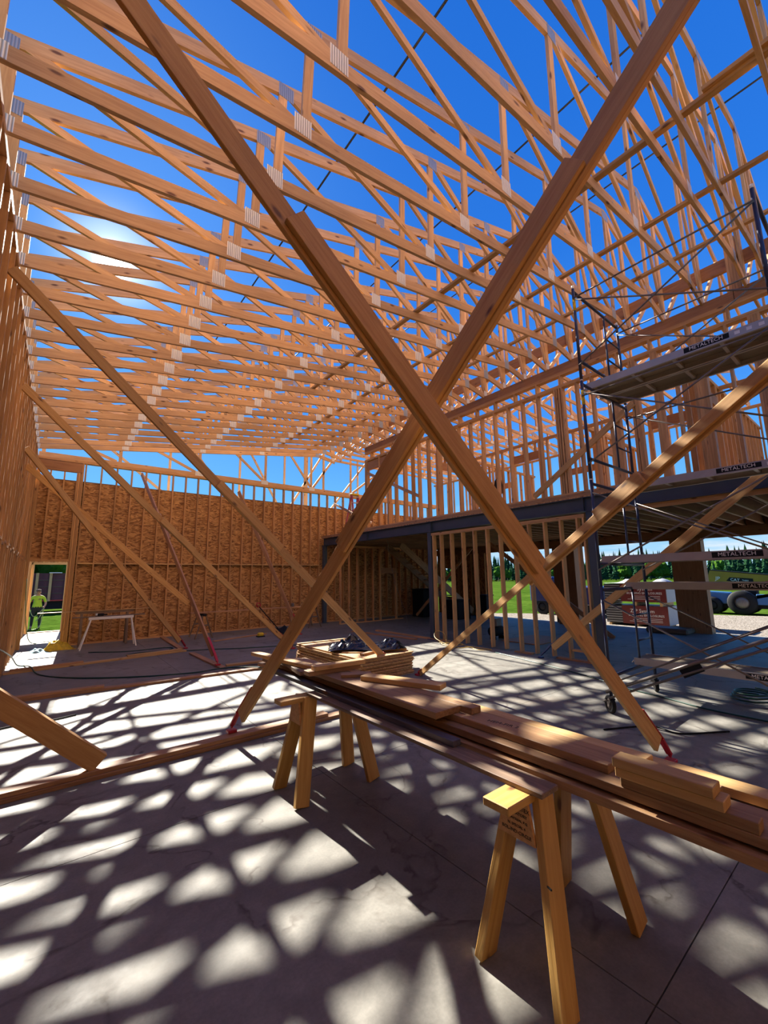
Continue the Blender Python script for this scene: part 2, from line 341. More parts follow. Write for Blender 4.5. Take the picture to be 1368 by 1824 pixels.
def prism(name, poly, axis_o, ex, ey, ez, depth, mat, parent=None, bev=0.0):
    """polygon in (ex,ey) plane at axis_o extruded along ez by depth"""
    o, ex, ey, ez = Vector(axis_o), Vector(ex), Vector(ey), Vector(ez)
    n = len(poly); vs = [o + ex * a + ey * b for a, b in poly] + [o + ex * a + ey * b + ez * depth for a, b in poly]
    fs = [tuple(range(n)), tuple(range(2 * n - 1, n - 1, -1))] + [(i, (i + 1) % n, n + (i + 1) % n, n + i) for i in range(n)]
    v2, Mw = local(vs)
    ob = pydata(name, v2, fs, mat, parent, Mw)
    if bev:
        bm = bmesh.new(); bm.from_mesh(ob.data); bmesh.ops.bevel(bm, geom=bm.edges[:], offset=bev, segments=2, affect='EDGES'); bm.to_mesh(ob.data); bm.free()
    return ob
def text(name, body, size, origin, ex, ey, mat, parent=None, align='CENTER'):
    cu = bpy.data.curves.new(name, 'FONT'); cu.body = body; cu.size = size; cu.align_x = align; cu.align_y = 'CENTER'; cu.extrude = 0.0006; cu.resolution_u = 2
    tmp = bpy.data.objects.new('tmp_text', cu); COL.objects.link(tmp)
    dg = bpy.context.evaluated_depsgraph_get(); me = bpy.data.meshes.new_from_object(tmp.evaluated_get(dg))
    bpy.data.objects.remove(tmp)
    ex, ey = Vector(ex).normalized(), Vector(ey).normalized()
    Mw = Matrix((ex, ey, ex.cross(ey))).transposed().to_4x4(); Mw.translation = Vector(origin)
    me.materials.clear()
    return link(name, me, mat, Mw, parent)
def lathe(name, prof, mat, Mw, parent=None, seg=16):
    vs, fs = [], []
    for r, z in prof:
        for k in range(seg):
            th = 2 * math.pi * k / seg; vs.append((r * math.cos(th), r * math.sin(th), z))
    n = len(prof)
    for i in range(n - 1):
        for k in range(seg): fs.append((i * seg + k, i * seg + (k + 1) % seg, (i + 1) * seg + (k + 1) % seg, (i + 1) * seg + k))
    return pydata(name, vs, fs, mat, parent, Mw, True)
ORD = ['first', 'second', 'third', 'fourth', 'fifth', 'sixth', 'seventh', 'eighth', 'ninth', 'tenth', 'eleventh', 'twelfth', 'thirteenth', 'fourteenth', 'fifteenth', 'sixteenth', 'seventeenth', 'eighteenth', 'nineteenth', 'twentieth', 'twenty-first', 'twenty-second', 'twenty-third', 'twenty-fourth', 'twenty-fifth', 'twenty-sixth', 'twenty-seventh']
XL, YF, XB, XR = -0.60, 15.20, 8.85, 15.70      # inner left wall, far wall, beam line, right wall
TZ = 0.038                                       # lumber thickness
#PART2
# ------------------------------------------------------------------ ground and floor
def flat(name, x0, x1, y0, y1, z, mat, label, kind='structure', nx=1, ny=1):
    vs = []; fs = []
    for j in range(ny + 1):
        for i in range(nx + 1): vs.append((x0 + (x1 - x0) * i / nx, y0 + (y1 - y0) * j / ny, 0))
    for j in range(ny):
        for i in range(nx): fs.append((j * (nx + 1) + i, j * (nx + 1) + i + 1, (j + 1) * (nx + 1) + i + 1, (j + 1) * (nx + 1) + i))
    return tag(pydata(name, vs, fs, mat, None, T(0, 0, z)), label, None, None, kind)
flat('ground', -500, 700, -500, 700, -0.25, GRASS, 'green meadow grass around the building site')
gy = pydata('gravel_yard', [(XR - 0.5, -14, 0), (26, -14, 0), (27.5, -4, 0), (26.5, 3, 0), (25, 7, 0), (22, 10.5, 0), (19.5, 14, 0), (17.5, 16, 0), (XR - 0.5, 16, 0)], [tuple(range(9))], GRAVEL, None, T(0, 0, -0.235))
tag(gy, 'pale gravel yard beside the open right side of the building', None, None, 'structure')
fl = boxo('floor', -0.85, XR + 0.1, -4, YF + 0.2, -0.4, -0.012, CONC); tag(fl, 'concrete slab floor with saw cut joints', None, None, 'structure')
xe = [-0.85, 2.15, 4.85, 7.55, 10.25, 12.95, XR + 0.1]; ye = [-4, -1.8, 0.9, 3.65, 6.3, 9.0, 11.7, YF + 0.2]
for i in range(len(xe) - 1):
    for j in range(len(ye) - 1):
        boxo('slab_panel', xe[i] + 0.003, xe[i + 1] - 0.003, ye[j] + 0.003, ye[j + 1] - 0.003, -0.06, 0.0, CONC, fl)
boxo('slab_panel', -0.85, 2.6, YF + 0.206, 19.8, -0.06, 0.0, CONC, fl)
boxo('slab_base', -0.85, 2.6, YF + 0.2, 19.8, -0.4, -0.012, CONC, fl)
# ------------------------------------------------------------------ left wall
wl = thing('wall_left', 'tall stud framed left wall sheathed outside in strand board', None, (XL - 0.07, 7, 0), kind='structure')
y = -1.0; ys = []
while y < YF - 0.1: ys.append(y); y += 0.406
for y in ys: boxo('stud', XL - 0.14, XL, y, y + TZ, TZ, 5.352, W_STUD, wl)
for y in (YF - 0.35, YF - 0.30, YF - 0.20, YF - 0.155): boxo('stud', XL - 0.14, XL, y, y + TZ, TZ, 5.352, W_STUD, wl)
for i in range(len(ys) - 1):
    boxo('blocking', XL - 0.14, XL - 0.002, ys[i] + TZ, ys[i + 1], 2.36 + 0.05 * (i % 2), 2.40 + 0.05 * (i % 2), W_STUD, wl)
for z0 in (5.354, 5.393): boxo('top_plate', XL - 0.14, XL, -1.2, YF + 0.1, z0, z0 + 0.037, W_STUD, wl)
boxo('bottom_plate', XL - 0.14, XL, -1.2, YF, 0.0, TZ, W_STUD, wl)
for r in range(5):
    z0, z1 = 1.22 * r, min(1.22 * r + 1.216, 5.42); yy = -1.2 - (r % 2) * 1.22
    while yy < YF + 0.1:
        a, b = max(yy, -1.2), min(yy + 2.436, YF + 0.15)
        if b - a > 0.1: boxo('sheathing_panel', XL - 0.152, XL - 0.141, a, b, z0, z1, OSB, wl, axis=1)
        yy += 2.44
# ------------------------------------------------------------------ far wall
wf = thing('wall_far', 'far stud wall with strand board sheathing and a door opening', None, (7, YF + 0.07, 0), kind='structure')
xs = []; x = 0.52
while x < 15.5: xs.append(x); x += 0.406
for x in xs: boxo('stud', x, x + TZ, YF, YF + 0.14, TZ, 5.352, W_STUD, wf)
for x in (0.33, 0.372, 0.414, 0.456): boxo('stud', x, x + TZ, YF - 0.01, YF + 0.14, 0.0, 5.05 if x < 0.44 else 5.352, W_STUD, wf)     # post beside the door
for x in (XL + 0.0, XL + 0.04): boxo('stud', x, x + TZ, YF, YF + 0.14, 0.0, 5.05, W_STUD, wf)
for x in (-0.30, 0.02): boxo('stud', x, x + TZ, YF + 0.01, YF + 0.14, 2.46, 5.05, W_STUD, wf)
boxo('door_header', XL + 0.08, 0.33, YF - 0.005, YF + 0.14, 2.38, 2.456, W_STUD, wf)
boxo('long_header', XL, 0.455, YF - 0.012, YF + 0.10, 5.055, 5.34, W_LVL, wf)
for i in range(len(xs) - 1):
    if xs[i + 1] < 8.95: boxo('blocking', xs[i] + TZ, xs[i + 1], YF, YF + 0.14, 2.315, 2.353, W_PALE, wf)
boxo('bottom_plate', 0.5, XR, YF, YF + 0.14, 0.0, TZ, W_STUD, wf)
for z0 in (5.354, 5.393): boxo('top_plate', XL, XR, YF - 0.01, YF + 0.14, z0, z0 + 0.037, W_STUD, wf)
for r in range(4):
    z0, z1 = 1.2 * r, 1.2 * r + 1.196; xx = -0.9 - (r % 2) * 1.22
    while xx < XR:
        a, b = max(xx, 0.36 if r < 2 else XL - 0.14), min(xx + 2.436, XR)
        if b - a > 0.1: boxo('sheathing_panel', a, b, YF + 0.142, YF + 0.153, z0, z1, OSB, wf, axis=0)
        xx += 2.44
boxo('seam_blocker', XL - 0.14, 0.36, YF + 0.154, YF + 0.156, 2.41, 4.8, SEAMBLOCK, wf); boxo('seam_blocker', 0.36, XR, YF + 0.154, YF + 0.156, 0.0, 4.8, SEAMBLOCK, wf)  # thin sheets added outside the panels to block sun at the gaps
boxo('seam_blocker', XL - 0.156, XL - 0.1535, -1.2, YF + 0.15, 0.0, 5.42, SEAMBLOCK, wl)
boxo('sheathing_edge', XL, XR, YF + 0.141, YF + 0.156, 4.798, 4.825, W_DARK, wf)
# unseen near wall that the braces run to, added for its warm bounce light
wn = thing('wall_near_unseen', 'unseen stud wall behind the camera, sheathed in strand board, added for bounce light', None, (4, -1.42, 0), kind='structure')
x = XL
while x < XB: boxo('stud', x, x + TZ, -1.49, -1.35, TZ, 5.352, W_STUD, wn); x += 0.406
boxo('bottom_plate', XL, XB, -1.49, -1.35, 0.0, TZ, W_STUD, wn)
for z0 in (5.354, 5.393): boxo('top_plate', XL, XB, -1.49, -1.35, z0, z0 + 0.037, W_STUD, wn)
for r in range(5):
    z0, z1 = 1.2 * r, min(1.2 * r + 1.198, 5.4); xx = XL - 0.14 - (r % 2) * 1.22
    while xx < XB:
        a, b = max(xx, XL - 0.14), min(xx + 2.438, XB)
        if b - a > 0.1: boxo('sheathing_panel', a, b, -1.503, -1.491, z0, z1, OSB, wn, axis=0)
        xx += 2.44
# porch: side walls and outer wall with its door frame
wp = thing('wall_porch', 'low porch wall with outer door frame beyond the far wall', None, (0, 19.7, 0), kind='structure')
for r in range(3):
    z0 = 1.2 * r; z1 = min(z0 + 1.196, 3.5)
    boxo('sheathing_panel', XL - 0.152, XL - 0.141, YF + 0.16, 17.59, z0, z1, OSB, wp, axis=1); boxo('sheathing_panel', XL - 0.152, XL - 0.141, 17.6, 19.7, z0, z1, OSB, wp, axis=1)
    boxo('sheathing_panel', 0.66, 2.6, 19.86, 19.872, z0, z1, OSB, wp, axis=0)
yy = YF + 0.3
while yy < 19.6: boxo('stud', XL - 0.14, XL, yy, yy + TZ, 0.0, 3.42, W_STUD, wp); yy += 0.406
for x in (XL, XL + 0.04, 0.40, 0.44, 0.48): boxo('stud', x, x + TZ, 19.70, 19.84, 0.0, 2.52 if x not in (0.40, XL + 0.04) else 2.44, W_PALE, wp)
boxo('door_header', XL, 0.52, 19.70, 19.84, 2.44, 2.52, W_PALE, wp)
for x in (-0.3, 0.05): boxo('stud', x, x + TZ, 19.70, 19.84, 2.52, 3.42, W_PALE, wp)
for x in (0.9, 1.3, 1.7, 2.1, 2.5): boxo('stud', x, x + TZ, 19.70, 19.84, 0.0, 3.42, W_STUD, wp)
boxo('sheathing_panel', XL - 0.14, 0.66, 19.86, 19.872, 2.50, 3.5, OSB, wp, axis=1)
boxo('sill', XL, 0.5, 19.76, 19.95, -0.02, 0.03, W_PALE, wp)
boxo('top_plate', XL - 0.14, 2.6, 19.70, 19.84, 3.42, 3.5, W_STUD, wp)

# ------------------------------------------------------------------ roof trusses
YV = Vector((0, 1, 0))
def bc(x): return 5.60 + 0.145 * x          # bottom chord centre line
def tcl(x): return 6.535 + 0.3085 * x       # left top chord centre line
def tcr(x): return 9.05 - 0.295 * (x - 8.15)
def truss(root, full=True):
    oz = WM[root.name].translation; Y = oz.y
    def m(name, x0, z0, x1, z1, d, t=TZ): return board(name, (x0, Y, z0), (x1, Y, z1), t, d, YV, W_TRUSS, root)
    def pl(x, z, w, h, mat): return boxo('truss_plate', x - w / 2, x + w / 2, Y - 0.0215, Y - 0.0195, z - h / 2, z + h / 2, mat, root, axis=0)
    m('bottom_chord', -0.74, bc(-0.74), 8.10, bc(8.10), 0.14); m('bottom_chord', 8.07, bc(8.10) + 0.004, 8.93, 6.62, 0.14)
    m('bottom_chord', 8.93, 6.69, 15.85, 6.69, 0.09)
    m('top_chord', -0.86, tcl(-0.86), 8.17, 9.06, 0.14); m('top_chord', 8.13, 9.06, 15.95, tcr(15.95), 0.14)
    t2 = 0.0365
    m('web', -0.66, bc(-0.66) + 0.06, -0.66, tcl(-0.66) - 0.06, 0.12, t2)
    for xb, xt in ((1.46, 1.50), (3.70, 3.74), (5.78, 5.84)): m('web', xb, bc(xb) + 0.05, xt, tcl(xt) - 0.05, 0.089, t2)
    m('web', 8.12, bc(8.1) + 0.02, 8.15, 8.98, 0.089, t2)
    for xt, xb in ((-0.56, 1.34), (1.58, 3.58), (3.84, 5.64), (5.94, 7.98)): m('web', xt, tcl(xt) - 0.03, xb, bc(xb) + 0.05, 0.089, t2)
    m('web', 8.85, 6.66, 8.85, tcr(8.85) - 0.05, 0.14, t2)
    for x in (10.6, 12.4, 14.2): m('web', x, 6.72, x, tcr(x) - 0.05, 0.089, t2)
    for a, b in ((8.98, 10.5), (10.7, 12.3), (12.5, 14.1)): m('web', a, 6.73, b, tcr(b) - 0.03, 0.089, t2)
    m('web', 8.22, 8.95, 8.80, 6.80, 0.089, t2)
    pl(-0.645, bc(-0.645) + 0.02, 0.16, 0.15, ZINC_FLOORLIT)
    for xb in (1.46, 3.70, 5.78): pl(xb - 0.03, bc(xb) + 0.045, 0.17, 0.19, ZINC_FLOORLIT)
    pl(8.09, bc(8.1) + 0.02, 0.16, 0.22, ZINC_SKYLIT)
    pl(-0.70, tcl(-0.70) - 0.03, 0.20, 0.16, ZINC_SKYLIT)
    for xt in (1.53, 3.78, 5.88): pl(xt, tcl(xt) - 0.03, 0.17, 0.17, ZINC_SKYLIT)
    pl(8.15, 8.97, 0.24, 0.17, ZINC_SKYLIT); pl(8.85, 6.72, 0.12, 0.14, ZINC_FLOORLIT); pl(5.0, bc(5.0), 0.02, 0.02, ZINC_SKYLIT)
    for x in (10.6, 12.4, 14.2): pl(x, 6.70, 0.16, 0.1, ZINC_FLOORLIT); pl(x, tcr(x) - 0.03, 0.16, 0.12, ZINC_SKYLIT)
TY = [-0.40, 0.21, 0.82, 1.07] + [1.68 + 0.61 * k for k in range(0, 21)] + [14.45]
def truss_label(i): return 'wooden scissor roof truss, %s overhead counting away from the camera' % ORD[i]
proto = thing('roof_truss', truss_label(0), 'roof truss', (-0.66, TY[0], 5.43), 'scissor roof trusses over the hall'); truss(proto)
for i, yv in enumerate(TY[1:], 1):
    r = proto.copy(); COL.objects.link(r); r.location = (-0.66, yv, 5.43); r['label'] = truss_label(i)
    WM[r.name] = T(-0.66, yv, 5.43)
    for ch in list(proto.children):
        c = ch.copy(); COL.objects.link(c); c.parent = r
    if i in (3, 4, 5, 6, 7): text('ink_mark', 'J2964-1', 0.040, (4.75 - 0.25 * i + 0.75, yv, bc(4.75 - 0.25 * i + 0.75) - 0.0722), (1, 0, 0.145), (0, -1, 0), TEXTK, r)
# end truss standing on the far wall
gt = thing('gable_truss', 'flat bottomed end truss standing on top of the far wall', 'roof truss', (XL, 15.27, 5.43))
def gm(name, x0, z0, x1, z1, d, Y, par, t=TZ): return board(name, (x0, Y, z0), (x1, Y, z1), t, d, YV, W_TRUSS, par)
gm('bottom_chord', XL, 5.505, 15.8, 5.505, 0.14, 15.27, gt)
gm('top_chord', -0.86, tcl(-0.86), 8.17, 9.06, 0.14, 15.27, gt); gm('top_chord', 8.17, 9.06, 15.95, tcr(15.95), 0.14, 15.27, gt)
for x in (-0.5, 1.4, 3.8, 6.25, 8.27, 8.87, 10.29, 12.4, 14.2): gm('web', x, 5.57, x, (tcl(x) if x < 8.15 else tcr(x)) - 0.05, 0.089, 15.27, gt, 0.036)
for a, za, b in ((5.05, 6.53, 6.20), (7.27, 6.90, 8.27), (9.32, 6.94, 8.33), (11.28, 6.29, 10.33), (2.3, 6.2, 3.7), (0.3, 5.95, 1.3)):
    dx = (b - a); zt_ = (tcl(a) if a < 8 else tcr(a)) - 0.1; k = (zt_ - 5.57) / (za - 5.57); gm('web', b - dx * k, zt_, b, 5.57, 0.089, 15.27, gt, 0.036)
for x in (3.80, 6.22, 8.30, 10.31): boxo('truss_plate', x - 0.14, x + 0.14, 15.247, 15.249, 5.46, 5.62, ZINC_FLOORLIT, gt)
pt = thing('porch_truss', 'second end truss seen through the webs above the far wall', 'roof truss', (4, 17.2, 5.0))
for x in (3.2, 5.90, 7.94, 9.03, 12.03): gm('web', x, 4.6, x, 7.9, 0.089 if x != 9.03 else 0.2, 17.2, pt, 0.036)
for a, za, b, zb in ((4.10, 6.87, 5.39, 5.21), (6.35, 7.24, 7.57, 5.20), (9.90, 7.74, 8.32, 5.17), (11.99, 7.09, 10.48, 5.22), (1.5, 6.3, 2.9, 5.2)):
    ex, ez = (b - a) * 0.35, (zb - za) * 0.35; gm('web', a - ex, za - ez, b + ex, zb + ez, 0.089, 17.2, pt, 0.036)
for x in (1.2, 6.9, 13.8): board('post', (x, 17.2, -0.25), (x, 17.2, 4.55), 0.14, 0.14, (1, 0, 0), W_STUD, pt)
gm('bottom_chord', 1.0, 4.62, 14.0, 4.62, 0.14, 17.2, pt); gm('top_chord', 1.0, 7.2, 9.0, 9.3, 0.14, 17.2, pt); gm('top_chord', 9.0, 9.3, 14.5, 7.6, 0.14, 17.2, pt)
# lateral braces over the bottom chords and black strap rods over the top chords
def lateral(x, y0, y1, label, dz=0.0):
    z = bc(x) + 0.09 + dz
    return tag(board('lateral_brace', (x, y0, z), (x, y1, z), 0.089, TZ, (1, 0, 0.145), W_BRACE), label, 'brace')
lateral(4.55, -0.5, 4.9, 'long board laid across the truss bottom chords nearest the big crossed braces')
lateral(4.60, 1.35, 8.6, 'second board lapped onto the long board over the bottom chords', 0.039)
lateral(4.50, -0.5, 0.62, 'short doubled board lapped onto the long board at the right edge', 0.039)
lateral(6.05, 0.2, 13.6, 'lateral board across the bottom chords, left of the ceiling break line')
lateral(7.35, -0.4, 13.9, 'lateral board across the bottom chords close to the ceiling break line')
for x, lab in ((2.55, 'thin black strap rod crossing the top chords high on the left'), (4.95, 'thin black strap rod crossing the top chords in the middle'), (7.45, 'thin black strap rod crossing the top chords near the ridge')):
    tag(tube('strap_rod', [(x, -0.5, tcl(x) + 0.085), (x, 14.2, tcl(x) + 0.085)], 0.014, ROD, seg=6), lab, 'rod')
tag(tube('strap_rod', [(12.0, -0.5, tcr(12) + 0.085), (12.0, 14.2, tcr(12) + 0.085)], 0.014, ROD, seg=6), 'thin black strap rod over the roof beyond the upper wall', 'rod')
# board on edge tying the trusses above the upper wall
tb = thing('tie_beam', 'doubled board on edge tying the trusses above the upper wall', 'beam', (8.96, 7, 7.12))
for x in (8.93, 8.97):
    yy = -0.6 + (0.0 if x < 8.95 else -1.2)
    while yy < 12.2: boxo('board', x, x + 0.037, max(yy, -0.6), min(yy + 2.43, 12.2), 7.12, 7.36, W_LVL, tb); yy += 2.44

# ------------------------------------------------------------------ mezzanine
sb = thing('steel_beam', 'slate blue steel beam carrying the upper floor edge', 'beam', (XB, 7, 3.13))
def ibeam(name, x, y0, y1, z0, z1, wf_, tf, tw, mat, par):
    h = z1 - z0; a = wf_ / 2; b = tw / 2
    poly = [(-a, 0), (a, 0), (a, tf), (b, tf), (b, h - tf), (a, h - tf), (a, h), (-a, h), (-a, h - tf), (-b, h - tf), (-b, tf), (-a, tf)]
    return prism(name, poly, (x, y0, z0), (1, 0, 0), (0, 0, 1), (0, 1, 0), y1 - y0, mat, par)
ibeam('girder', XB, -1.5, 15.15, 3.13, 3.44, 0.17, 0.014, 0.010, STEEL, sb)
for yv in (4.14, 8.75, 12.0): boxo('stiffener', XB - 0.08, XB + 0.08, yv - 0.006, yv + 0.006, 3.145, 3.425, STEEL, sb)
def column(y, lab):
    c = thing('steel_column', lab, 'column', (XB - 0.03, y, 0))
    boxo('shaft', XB - 0.10, XB + 0.05, y - 0.075, y + 0.075, 0.012, 3.118, STEEL, c, 0.008); boxo('base_plate', XB - 0.16, XB + 0.11, y - 0.13, y + 0.13, 0.0, 0.012, STEEL, c); boxo('cap_plate', XB - 0.12, XB + 0.09, y - 0.1, y + 0.1, 3.118, 3.13, STEEL, c)
column(4.02, 'slate blue steel column at the right end of the stud partition'); column(8.80, 'slate blue steel column at the left end of the stud partition'); column(15.03, 'slate blue steel column in front of the far wall')
mz = thing('mezzanine_floor', 'upper floor deck on closely spaced wood joists', None, (12, 7, 3.44), kind='structure')
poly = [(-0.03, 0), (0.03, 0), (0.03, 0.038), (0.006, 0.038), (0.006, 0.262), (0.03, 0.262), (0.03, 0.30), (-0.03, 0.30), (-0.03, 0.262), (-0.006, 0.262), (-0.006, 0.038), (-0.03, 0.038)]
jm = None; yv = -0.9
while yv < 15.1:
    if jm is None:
        j0 = prism('joist', poly, (XB + 0.09, yv, 3.14), (0, 1, 0), (0, 0, 1), (1, 0, 0), XR - XB - 0.09, W_JOIST_SHADE, mz); jm = j0.data; base = WM[j0.name].copy(); yb = yv
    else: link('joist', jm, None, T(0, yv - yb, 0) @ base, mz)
    yv += 0.406
for i in range(7):
    boxo('deck_sheet', XB - 0.09, XB + 3.4, -1.5 + 2.4 * i, 0.89 + 2.4 * i if i < 6 else 15.19, 3.442, 3.464, OSB, mz); boxo('deck_sheet', XB + 3.41, XR, -1.5 + 2.4 * i, 0.89 + 2.4 * i if i < 6 else 15.19, 3.442, 3.464, OSB, mz)
boxo('rim_board', XR, XR + 0.04, -1.5, YF, 3.12, 3.45, W_LVL, mz)
boxo('nailer', XB + 0.0, XB + 0.04, -1.5, 4.0, 3.04, 3.13, W_STUD, mz)
for z0 in (3.465, 3.504): boxo('sill_plate', XB - 0.085, XB + 0.085, -1.5, 15.15, z0, z0 + 0.037, W_PLATE, mz)
# partition under the beam
wq = thing('wall_partition', 'open stud partition between two steel columns under the beam', None, (XB, 6.4, 0), kind='structure')
boxo('bottom_plate', XB - 0.11, XB + 0.03, 4.12, 5.0, 0.0, TZ, W_PLATE, wq); boxo('bottom_plate', XB - 0.11, XB + 0.03, 5.6, 6.05, 0.0, TZ, W_STUD, wq); boxo('bottom_plate', XB - 0.11, XB + 0.03, 8.2, 11.5, 0.0, TZ, W_STUD, wq)
for z0 in (3.0, 3.04): boxo('top_plate', XB - 0.11, XB + 0.03, 4.12, 8.70, z0, z0 + 0.037, W_STUD, wq)
for i, yv in enumerate((4.14, 4.28, 4.66, 5.05, 5.46, 5.86, 6.28, 6.68, 7.10, 7.50, 7.92, 8.32, 8.62)):
    boxo('stud', XB - 0.11, XB + 0.03, yv, yv + TZ, TZ if i else 0.0, 3.0, W_STUD, wq)
boxo('stud', XB - 0.11, XB + 0.03, 4.36, 4.62, 0.2, 0.24, W_STUD, wq)
# upper wall
wu = thing('wall_upper', 'open stud wall standing on the upper floor edge', None, (XB, 6, 3.54), kind='structure')
XU0, XU1 = XB - 0.075, XB + 0.065
boxo('bottom_plate', XU0, XU1, -1.2, 12.08, 3.542, 3.58, W_STUD, wu)
for z0 in (6.05, 6.089): boxo('top_plate', XU0, XU1, -1.2, 12.08, z0, z0 + 0.037, W_STUD, wu)
for z0 in (6.345, 6.384): boxo('upper_plate', XU0, XU1, -1.2, 12.08, z0, z0 + 0.037, W_STUD, wu)
yy = -1.2
while yy < 12.0:
    boxo('header_board', XU0, XU0 + 0.04, yy, min(yy + 2.43, 12.08), 6.423, 6.61, W_LVL, wu); boxo('header_board', XU1 - 0.04, XU1, yy, min(yy + 2.43, 12.08), 6.423, 6.61, W_LVL, wu); yy += 2.44
yy = -1.1
while yy < 12.0: boxo('cripple', XU0, XU1, yy, yy + TZ, 6.127, 6.345, W_STUD, wu); yy += 0.61
ups = [12.04, 12.0, 11.95, 11.2, 10.75, 10.7, 10.35, 9.9, 9.86, 9.5]
yy = 9.2
while yy > 4.75: ups.append(yy); yy -= 0.42
ups += [4.55, 4.50, 4.44, 4.38, 4.05, 3.72, 3.40, 3.36, 3.32, 3.28, 3.24, 2.95, 2.90, 2.86, 2.55, 2.51, 2.47, 2.2, 1.92, 1.88, 1.84, 1.80, 1.76, 1.4, 1.08, 1.04, 1.0, 0.96, 0.7, 0.66, 0.62, 0.58, 0.2, -0.2, -0.6, -1.0]
for yv in ups: boxo('stud', XU0, XU1, yv, yv + TZ, 3.58, 6.05, W_STUD, wu)
boxo('window_header', XU0 + 0.01, XU1 - 0.01, 9.95, 11.9, 5.72, 6.0, W_LVL, wu)
for yv in (1.12, 1.16, 1.20, 1.24): boxo('post', XU0 - 0.0, XU1, yv, yv + TZ, 6.61, 7.6, W_STUD, wu)
# rooms behind the upper wall
def stud_wall(name, label, axis, at, a, b, z0, z1, step=0.406, mat=W_STUD, op=(), osb=None):
    wr = thing(name, label, None, (at, (a + b) / 2, z0) if axis == 'y' else ((a + b) / 2, at, z0), kind='structure')
    def bx(n, p, q, h0, h1, m=mat, d0=0.0, d1=0.09):
        return boxo(n, at + d0, at + d1, p, q, h0, h1, m, wr) if axis == 'y' else boxo(n, p, q, at + d0, at + d1, h0, h1, m, wr)
    bx('bottom_plate', a, b, z0, z0 + TZ); bx('top_plate', a, b, z1 - 0.076, z1 - 0.039); bx('top_plate', a, b, z1 - 0.038, z1)
    s = a
    while s < b - 0.02:
        o = [q for q in op if q[0] - 0.02 < s < q[1]]
        if o:
            if o[0][2] > z0 + 0.1: bx('cripple', s, s + TZ, z0 + TZ, o[0][2])
            if o[0][3] < z1 - 0.2: bx('cripple', s, s + TZ, o[0][3], z1 - 0.076)
        else: bx('stud', s, s + TZ, z0 + TZ, z1 - 0.076)
        s += step
    for q in op:
        for e in (q[0] - 0.04, q[0] - 0.08, q[1], q[1] + 0.04): bx('trimmer', e, e + TZ, z0 + TZ, z1 - 0.076)
        bx('header', q[0], q[1], q[3] - 0.24, q[3], W_LVL)
        if q[2] > z0 + 0.1: bx('sill', q[0], q[1], q[2] - TZ, q[2])
    if osb: osb(bx)
    return wr
ZD = 3.466
stud_wall('wall_corridor', 'inner stud wall on the upper floor parallel to the upper wall', 'y', 11.4, 0.2, 9.3, ZD, 5.95, op=((6.6, 7.5, ZD + 0.05, 5.6), (2.6, 3.5, ZD + 0.05, 5.6)))
stud_wall('wall_bedroom', 'cross stud wall on the upper floor with a doorway', 'x', 9.3, 8.95, XR, ZD, 5.95, op=((10.0, 10.9, ZD + 0.05, 5.6),))
stud_wall('wall_closet', 'cross stud wall in the middle of the upper floor', 'x', 5.1, 11.5, XR, ZD, 5.95, op=((12.6, 13.5, ZD + 0.05, 5.6),))
stud_wall('wall_landing', 'cross stud wall on the upper floor at the right', 'x', 2.1, 9.0, XR, ZD, 5.95, op=((10.2, 11.1, ZD + 0.05, 5.6),))
stud_wall('wall_right_upper', 'outer right stud wall of the upper floor with window openings', 'y', XR - 0.1, -1.2, YF, ZD, 6.62, op=((0.4, 1.6, 4.3, 5.9), (3.0, 4.3, 4.3, 5.9), (6.4, 7.8, 4.3, 5.9), (10.4, 11.8, 4.3, 5.9)))
# ground floor right wall: sheathed far part, piers, header
wr = thing('wall_right', 'ground floor right wall of piers and wide openings', None, (XR, 8, 0), kind='structure')
boxo('header_beam', XR - 0.12, XR, -1.5, YF, 2.84, 3.13, W_LVL, wr)
def pier(y0, y1, xx0=XR - 0.35):
    for a, b, c, d in ((xx0, XR, y0, y0 + 0.012), (xx0, XR, y1 - 0.012, y1), (xx0, xx0 + 0.012, y0, y1), (XR - 0.012, XR, y0, y1)):
        boxo('pier_sheet', a, b, c + (0.013 if d - c > 0.1 else 0), d - (0.013 if d - c > 0.1 else 0), 0.0, 2.84, W_LVL, wr)
pier(3.80, 4.62); pier(7.75, 8.62)
s = 12.1
while s < 15.1:
    if not (14.2 < s < 14.65): boxo('stud', XR - 0.12, XR - 0.013, s, s + TZ, 0.0, 2.84, W_STUD, wr)
    s += 0.406
boxo('sheathing_panel', XR - 0.012, XR, 11.9, 14.15, 0.0, 2.84, OSB, wr); boxo('sheathing_panel', XR - 0.012, XR, 14.65, YF, 0.0, 2.84, OSB, wr); boxo('sheathing_panel', XR - 0.012, XR, 14.16, 14.64, 0.0, 0.8, OSB, wr); boxo('sheathing_panel', XR - 0.012, XR, 14.16, 14.64, 2.2, 2.84, OSB, wr)
# storage room wall and stair under the upper floor
stud_wall('wall_storage', 'dim stud wall under the far end of the upper floor', 'x', 14.0, 8.95, 12.2, 0.0, 3.1, op=((11.0, 11.8, 0.05, 2.2),))
st = thing('stair', 'rough wooden stair rising in the dim space under the upper floor', 'stair', (13, 13.2, 0))
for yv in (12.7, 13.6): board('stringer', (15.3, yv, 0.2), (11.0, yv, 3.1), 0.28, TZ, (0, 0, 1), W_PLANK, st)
for i in range(11): boxo('tread', 11.35 + 0.36 * i, 11.63 + 0.36 * i, 12.72, 13.58, 2.86 - 0.243 * i, 2.895 - 0.243 * i, W_PLANK, st)
